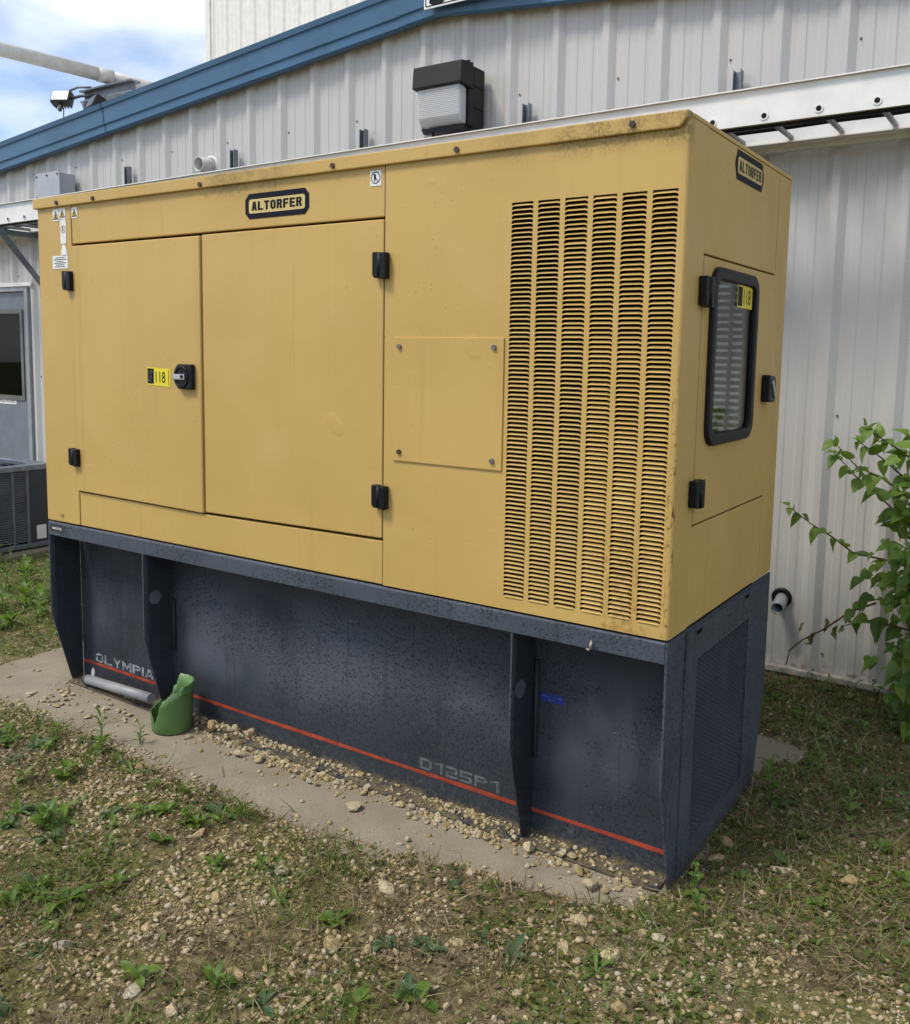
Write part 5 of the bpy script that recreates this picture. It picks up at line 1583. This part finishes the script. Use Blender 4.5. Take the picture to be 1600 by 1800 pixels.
stem_me = {}
def weed(x, y, kind, size, nleaf, label, group, tall=0.0):
    z = zground(x, y)
    t_ = thing('weed', (x, y, z - 0.004), label, 'weed', group)
    t_.rotation_euler = (rnd.uniform(-.1, .1), rnd.uniform(-.1, .1), rnd.uniform(0, 6.28))
    if tall > 0:
        sm_ = MB().tube([(0, 0, 0), (0.004, 0.003, tall * 0.5), (-0.002, 0.006, tall)], [0.0028, 0.0022, 0.0012], 5).mesh('stem', M['green_stem'])
        o = bpy.data.objects.new('stem', sm_); col.objects.link(o); o.parent = t_
    for k_ in range(nleaf):
        o = bpy.data.objects.new('leaf', rnd.choice(LS[kind])); col.objects.link(o); o.parent = t_
        fr_ = k_ / max(1, nleaf - 1)
        o.location = (0, 0, tall * (0.12 + 0.88 * fr_) if tall else 0.004)
        lift = rnd.uniform(-0.35, 0.45) if not tall else rnd.uniform(-0.2, 0.3) + 0.5 * fr_
        o.rotation_euler = Euler((lift, rnd.uniform(-.35, .35), k_ * 2.4 + rnd.uniform(-.3, .3)))
        s = size * rnd.uniform(0.65, 1.1) * (1.0 - 0.35 * fr_ if tall else 1)
        o.scale = (s, s, s)
    return t_
W = [(0.50, -0.53, 'broad', .085, 9, 'clump of green weed at the left edge below the slab', .03), (0.60, -0.47, 'dock', .09, 8, 'dull leafy weed right of the clump at the left edge', 0),
     (0.56, -0.34, 'slim', .08, 10, 'fine-leaved weed just below the chips left of the pot', .05), (0.76, -0.27, 'slim', .09, 12, 'upright narrow-leaved weed left of the green pot on the slab edge', .12),
     (0.70, -0.30, 'dock', .08, 8, 'low dark weed at the foot of the narrow-leaved one near the pot', 0), (0.88, -0.17, 'slim', .075, 9, 'single sprig growing from the slab in front of the pot', .09),
     (1.07, -0.74, 'dock', .11, 8, 'dusky rosette in the gravel at the left', 0), (1.21, -0.74, 'broad', .09, 7, 'bright rosette just right of the dusky one in the gravel', 0),
     (1.28, -0.83, 'dock', .10, 7, 'broad grey-green rosette below the bright one at the left', 0), (1.38, -0.66, 'broad', .06, 6, 'small sprout in open gravel left of centre', 0),
     (1.39, -0.36, 'broad', .055, 7, 'small light green sprout on dark soil near the slab', .03), (1.61, -0.40, 'dock', .11, 9, 'spreading dark weed at the slab edge below the heap', 0),
     (1.71, -0.37, 'slim', .10, 11, 'grassy weed beside the spreading dark one at the slab edge', .03), (1.86, -0.61, 'broad', .06, 7, 'pale sprout among stones at the bottom centre left', .03),
     (1.97, -0.54, 'oval', .045, 6, 'tiny sprout beside the pale round stone', .03), (1.63, -1.00, 'broad', .11, 8, 'large rosette at the bottom left', 0), (1.50, -1.09, 'broad', .09, 8, 'leafy weed at the very bottom left edge', .02),
     (2.62, -0.20, 'oval', .05, 3, 'lone bright leaf pair at the front edge of the slab', 0), (3.16, 0.92, 'slim', .13, 12, 'large spiky weed beside the rear of the tank end', .10),
     (3.20, 0.84, 'dock', .10, 8, 'broad dark weed at the foot of the large spiky one', 0), (3.27, 1.17, 'slim', .08, 10, 'slim weed right of the bare slab corner', .10),
     (3.145, 0.11, 'oval', .055, 9, 'bright green sprout at the lower right corner of the tank', .10), (3.18, 0.04, 'oval', .05, 7, 'second bright sprout in front of the tank corner', .05),
     (3.43, 0.90, 'oval', .07, 6, 'single tall sprout on bare soil right of the tank', .10), (3.57, 0.73, 'oval', .065, 7, 'round-leaved weed at the lower right', .02),
     (3.66, 0.55, 'broad', .07, 8, 'leafy weed at the right edge low down', .03), (3.31, 0.46, 'oval', .05, 6, 'small weed beside the long flat stone', 0), (3.33, 0.65, 'broad', .05, 7, 'small weed on soil above the long flat stone', .02),
     (3.24, 0.28, 'broad', .055, 7, 'small weed in front of the lower mossy stone', .02), (3.46, 0.28, 'broad', .06, 7, 'weed left of the lone tan stone', 0)]
for x, y, kd, s, nl, lab, tl_ in W: weed(x, y, kd, s, nl, lab, None, tl_)
for i in range(70):
    x, y = rnd.uniform(2.7, 3.75), rnd.uniform(1.0, 2.2)
    if x < 3.2 and y < 1.55: continue
    kd_ = rnd.choice(['broad', 'oval', 'slim', 'dock'])
    weed(x, y, kd_, rnd.uniform(.045, .085), rnd.randint(5, 8), {'broad': 'broad-leaved', 'oval': 'round-leaved', 'slim': 'narrow-leaved', 'dock': 'dull toothed'}[kd_] + ' low weed in the strip between the tank end and the wall', 'weeds by the wall', rnd.choice([0, .04, .09]))
for i in range(34):
    cx_, cy_ = rnd.choice([(0.45, -0.5), (0.75, -0.42), (1.15, -0.78), (1.55, -0.45), (1.5, -1.02), (0.95, -0.6)])
    x, y = cx_ + rnd.gauss(0, .10), cy_ + rnd.gauss(0, .07)
    if pad_sd(np.array([x]), np.array([y]))[0] < 0.03: continue
    kd_ = rnd.choice(['broad', 'slim', 'broad', 'oval'])
    weed(x, y, kd_, rnd.uniform(.05, .095), rnd.randint(6, 10), {'broad': 'broad-leaved', 'oval': 'round-leaved', 'slim': 'narrow-leaved'}[kd_] + ' weed in one of the green clumps at the near left', 'weed clumps at near left', rnd.choice([0, .03, .06]))
for i in range(44):
    t_ = rnd.random()
    x, y = -0.75 - 1.75 * t_ + rnd.uniform(-.15, .15), 0.42 + 0.72 * t_ + rnd.uniform(-.3, .3)
    kd_ = rnd.choice(['slim', 'broad', 'slim', 'oval'])
    weed(x, y, kd_, rnd.uniform(.07, .12), rnd.randint(8, 13), 'bright ' + {'broad': 'broad-leaved', 'oval': 'round-leaved', 'slim': 'narrow-leaved'}[kd_] + ' weed in the patch between the slab and the condenser', 'weeds by the condenser', rnd.uniform(.05, .20))
for i in range(70):
    x, y = rnd.uniform(0.3, 3.7), rnd.uniform(-1.45, -0.25)
    if pad_sd(np.array([x]), np.array([y]))[0] < 0.06: continue
    kd_ = rnd.choice(['broad', 'slim', 'dock', 'oval'])
    weed(x, y, kd_, rnd.uniform(.04, .085), rnd.randint(5, 8), 'scattered ' + {'broad': 'broad-leaved', 'oval': 'round-leaved', 'slim': 'narrow-leaved', 'dock': 'dull toothed'}[kd_] + ' weed in the stony soil in front of the slab', 'weeds in the front soil', rnd.choice([0, 0, .03]))

# ================================================================== SHRUB AT THE RIGHT
sh = thing('shrub', (3.62, 2.02, 0), 'leafy shrub with heart-shaped leaves against the wall at the right edge', 'shrub')
def heart(seed):
    r_ = random.Random(seed)
    out = [(0.0, 0.03), (0.12, -0.02), (0.25, 0.0), (0.36, 0.08), (0.42, 0.22), (0.425, 0.36), (0.37, 0.54), (0.27, 0.70), (0.14, 0.86), (0.05, 0.97), (0.0, 1.10)]
    cup_, dr_ = r_.uniform(0.05, 0.9), r_.uniform(-0.1, 0.9)
    wv = r_.uniform(0.72, 1.05)
    sk = r_.uniform(-0.10, 0.10)
    out = [(x * wv, y) for x, y in out]
    V = []
    for (x, y) in out: V.append((x + sk * y * y, y, abs(x) * cup_ - dr_ * y * y * 0.5 + 0.03 * math.sin(y * 9 + seed)))
    for (x, y) in out[1:-1]: V.append((-x + sk * y * y, y, abs(x) * cup_ - dr_ * y * y * 0.5 + 0.03 * math.sin(y * 8 + seed * 2)))
    no = len(out)
    ys_ = [y for x, y in out]
    base = len(V)
    mids = [0.12, 0.30, 0.48, 0.66, 0.84]
    for y in mids: V.append((sk * y * y, y, -dr_ * y * y * 0.5 - 0.012))
    Fv = []
    chain = [0] + [base + i for i in range(5)] + [no - 1]
    cy = [out[0][1]] + mids + [out[-1][1]]
    j = 1                                         # fan between the edge and the midrib
    Fv.append((0, 1, chain[1]))
    ci = 1
    for e in range(1, no - 1):
        Fv.append((e, e + 1, chain[ci]))
        while ci < 5 and out[e + 1][1] > (cy[ci] + cy[ci + 1]) / 2 and e + 1 < no - 1:
            Fv.append((e + 1, chain[ci + 1], chain[ci])); ci += 1
    mp = {i: no + i - 1 for i in range(1, no - 1)}
    Fv += [tuple(mp.get(i, i) for i in f[::-1]) for f in Fv]
    return V, Fv
HV = [heart(i) for i in range(9)]
HM = []
for V, Fv in HV:
    me = bpy.data.meshes.new('leaf'); me.from_pydata(V, [], Fv)
    for p in me.polygons: p.use_smooth = True
    me.materials.append(M['leaf']); HM.append(me)
def wpt(px, py, y):
    """point on the plane at depth y, read off the survey of the photograph"""
    d = fw + r2 * ((px - 800) / FPX) + u2 * ((800 - py) / FPX)
    return CAM + d * ((y - CAM.y) / d.y)
BR = [  # branch polylines (picture position, depth) from the stem outwards
    ([(1640, 1010, 2.0), (1560, 985, 1.98), (1500, 972, 1.95), (1465, 945, 1.93), (1425, 920, 1.90), (1395, 897, 1.87), (1385, 888, 1.86)], 14),
    ([(1640, 960, 2.0), (1575, 900, 1.95), (1535, 862, 1.92), (1505, 838, 1.90), (1480, 810, 1.88), (1465, 795, 1.86)], 12),
    ([(1640, 880, 2.0), (1590, 840, 1.96), (1550, 805, 1.92), (1515, 780, 1.90), (1510, 775, 1.9)], 10),
    ([(1640, 850, 2.0), (1600, 805, 1.95), (1565, 780, 1.9), (1532, 760, 1.88), (1518, 745, 1.87)], 12),
    ([(1640, 800, 2.02), (1610, 775, 2.0), (1592, 765, 1.98)], 6),
    ([(1640, 900, 1.9), (1590, 870, 1.86), (1548, 838, 1.84), (1508, 822, 1.82), (1478, 790, 1.80), (1462, 772, 1.79)], 11),
    ([(1640, 1120, 1.95), (1570, 1100, 1.92), (1520, 1090, 1.90), (1478, 1102, 1.88)], 9),
    ([(1640, 1010, 2.0), (1580, 1050, 1.95), (1530, 1055, 1.92), (1495, 1075, 1.9)], 9)]
leaves = []
def add_leaf(p, size, out, lag=None):
    leaves.append((Vector(p), size, Vector(out).normalized()))
for pts, nl in BR:
    W3 = [wpt(*q) for q in pts]
    n_ = len(W3)
    MB().tube(W3, [0.006 - 0.0045 * i / (n_ - 1) for i in range(n_)], 6).build('branch', M['bark'], sh)
    for k in range(nl):
        t_ = (k + 0.6) / nl * (n_ - 1)
        i = min(int(t_), n_ - 2)
        p = W3[i].lerp(W3[i + 1], t_ - i)
        d = (W3[i + 1] - W3[i]).normalized()
        side = 1 if k % 2 else -1
        out = d * 0.5 + Vector((0, 0, 0.55 * side - 0.25)) + Vector((rnd.uniform(-.5, .5), rnd.uniform(-.7, .3), rnd.uniform(-.3, .2)))
        add_leaf(p, rnd.uniform(0.045, 0.090) * (1.12 - 0.35 * k / nl), out)
# main stems
stems = []
for k in range(7):
    b0 = Vector((3.62 + rnd.uniform(-.05, .05), 2.02 + rnd.uniform(-.04, .04), 0.0))
    tip = Vector((3.40 + 0.075 * k, 1.98 - rnd.uniform(0, .22), 0.85 + 0.09 * k + rnd.uniform(-.1, .2)))
    mid = b0.lerp(tip, 0.5) + Vector((rnd.uniform(-.06, .06), rnd.uniform(-.06, .04), 0.05))
    MB().tube([b0, b0.lerp(mid, 0.6), mid, mid.lerp(tip, .6) + Vector((0, 0, .03)), tip], [0.011, 0.009, 0.007, 0.005, 0.002], 6).build('stem', M['bark'], sh)
    stems.append((b0, mid, tip))
# withered branch leaning to the wall
wb = [wpt(1382, 1168, 2.2), wpt(1388, 1143, 2.18), wpt(1410, 1125, 2.15), wpt(1450, 1105, 2.1), wpt(1495, 1075, 2.02), wpt(1540, 1060, 2.0)]
MB().tube(wb, [0.0035, 0.004, 0.004, 0.0045, 0.005, 0.006], 6).build('branch', M['bark'], sh)
# crown: fills the right edge
def in_crown(p):
    c = Vector((3.66, 1.93, 0.64))
    q = Vector(((p.x - c.x) / 0.37, (p.y - c.y) / 0.32, (p.z - c.z) / 0.74))
    e = q.length + 0.28 * mnoise.noise(p * 5.5)
    return e < 1.0
cnt = 0
while cnt < 1300:
    p = Vector((rnd.uniform(3.22, 4.1), rnd.uniform(1.62, 2.22), rnd.uniform(0.03, 1.45)))
    if not in_crown(p): continue
    if mnoise.noise(p * 7.0 + Vector((4, 4, 4))) < -0.15: continue
    out = Vector((p.x - 3.7, (p.y - 2.1) * 1.4, 0.05)) + Vector((rnd.uniform(-.5, .5), rnd.uniform(-.6, .2), rnd.uniform(-.7, .15)))
    add_leaf(p, 0.030 + 0.062 * rnd.random() ** 1.6, out)
    cnt += 1
# bits of twig inside the crown
tw = MB()
for k in range(60):
    b0, mid, tip = rnd.choice(stems)
    p = b0.lerp(mid, rnd.uniform(.4, 1)) if rnd.random() < .5 else mid.lerp(tip, rnd.random())
    q = p + Vector((rnd.uniform(-.2, .14), rnd.uniform(-.2, .06), rnd.uniform(-.02, .16)))
    tw.tube([p, p.lerp(q, .5) + Vector((0, 0, .015)), q], [0.003, 0.0024, 0.0012], 5)
tag(tw.build('twigs', M['bark'], sh), kind='stuff')
def leaf_rot(out):
    z = Vector((0, 0, 1)) + Vector((rnd.uniform(-.5, .5), rnd.uniform(-.9, .1), 0))
    y = out.normalized()
    x = y.cross(z).normalized()
    z = x.cross(y)
    return Matrix((x, y, z)).transposed()
leaves.sort(key=lambda q: (q[0] - CAM).length / q[1])
mats = [(p, s, leaf_rot(o)) for p, s, o in leaves]
inpic = []
for p, s, r_ in mats:
    d = p - CAM
    zc = d.dot(fw)
    inpic.append(800 + FPX * d.dot(r2) / zc < 1620)
single = [m_ for m_, k in zip(mats, inpic) if k][:300]
sid = {id(m_) for m_ in single}
inv = Matrix.Translation(-Vector(sh.location))
for p, s, r_ in single:
    o = bpy.data.objects.new('leaf', rnd.choice(HM)); col.objects.link(o); o.parent = sh
    o.matrix_parent_inverse = inv
    o.matrix_basis = Matrix.Translation(p) @ r_.to_4x4() @ Matrix.Diagonal((s, s, s, 1))
other = [m_ for m_ in mats if id(m_) not in sid]
Pn = np.array([p[:] for p, s, r_ in other]); Sn = np.array([[s] * 3 for p, s, r_ in other]); Rn = np.array([[list(row) for row in r_] for p, s, r_ in other])
tag(link('foliage', scatter_mesh('foliage', [(np.array(V), np.array(Fv)) for V, Fv in HV], Pn, Sn, Rn, M['leaf_m'], True), sh), kind='stuff')
wl_ = leafset(M['withered'], 0.13, 3, 1.2, 0.25, 40)
for i, (px, py, dp_) in enumerate([(1405, 1110, 2.15), (1433, 1112, 2.12), (1425, 1122, 2.12), (1448, 1112, 2.1), (1472, 1100, 2.05), (1480, 1100, 2.05), (1500, 1085, 2.02)]):
    o = bpy.data.objects.new('withered_leaf', wl_[i % 3]); col.objects.link(o); o.parent = sh
    o.matrix_parent_inverse = inv
    s = rnd.uniform(0.06, 0.11)
    o.matrix_basis = Matrix.Translation(wpt(px, py, dp_)) @ Euler((R(-75) if i % 3 else R(60), rnd.uniform(-.4, .4), rnd.uniform(-.8, .8))).to_matrix().to_4x4() @ Matrix.Diagonal((s, s, s, 1))
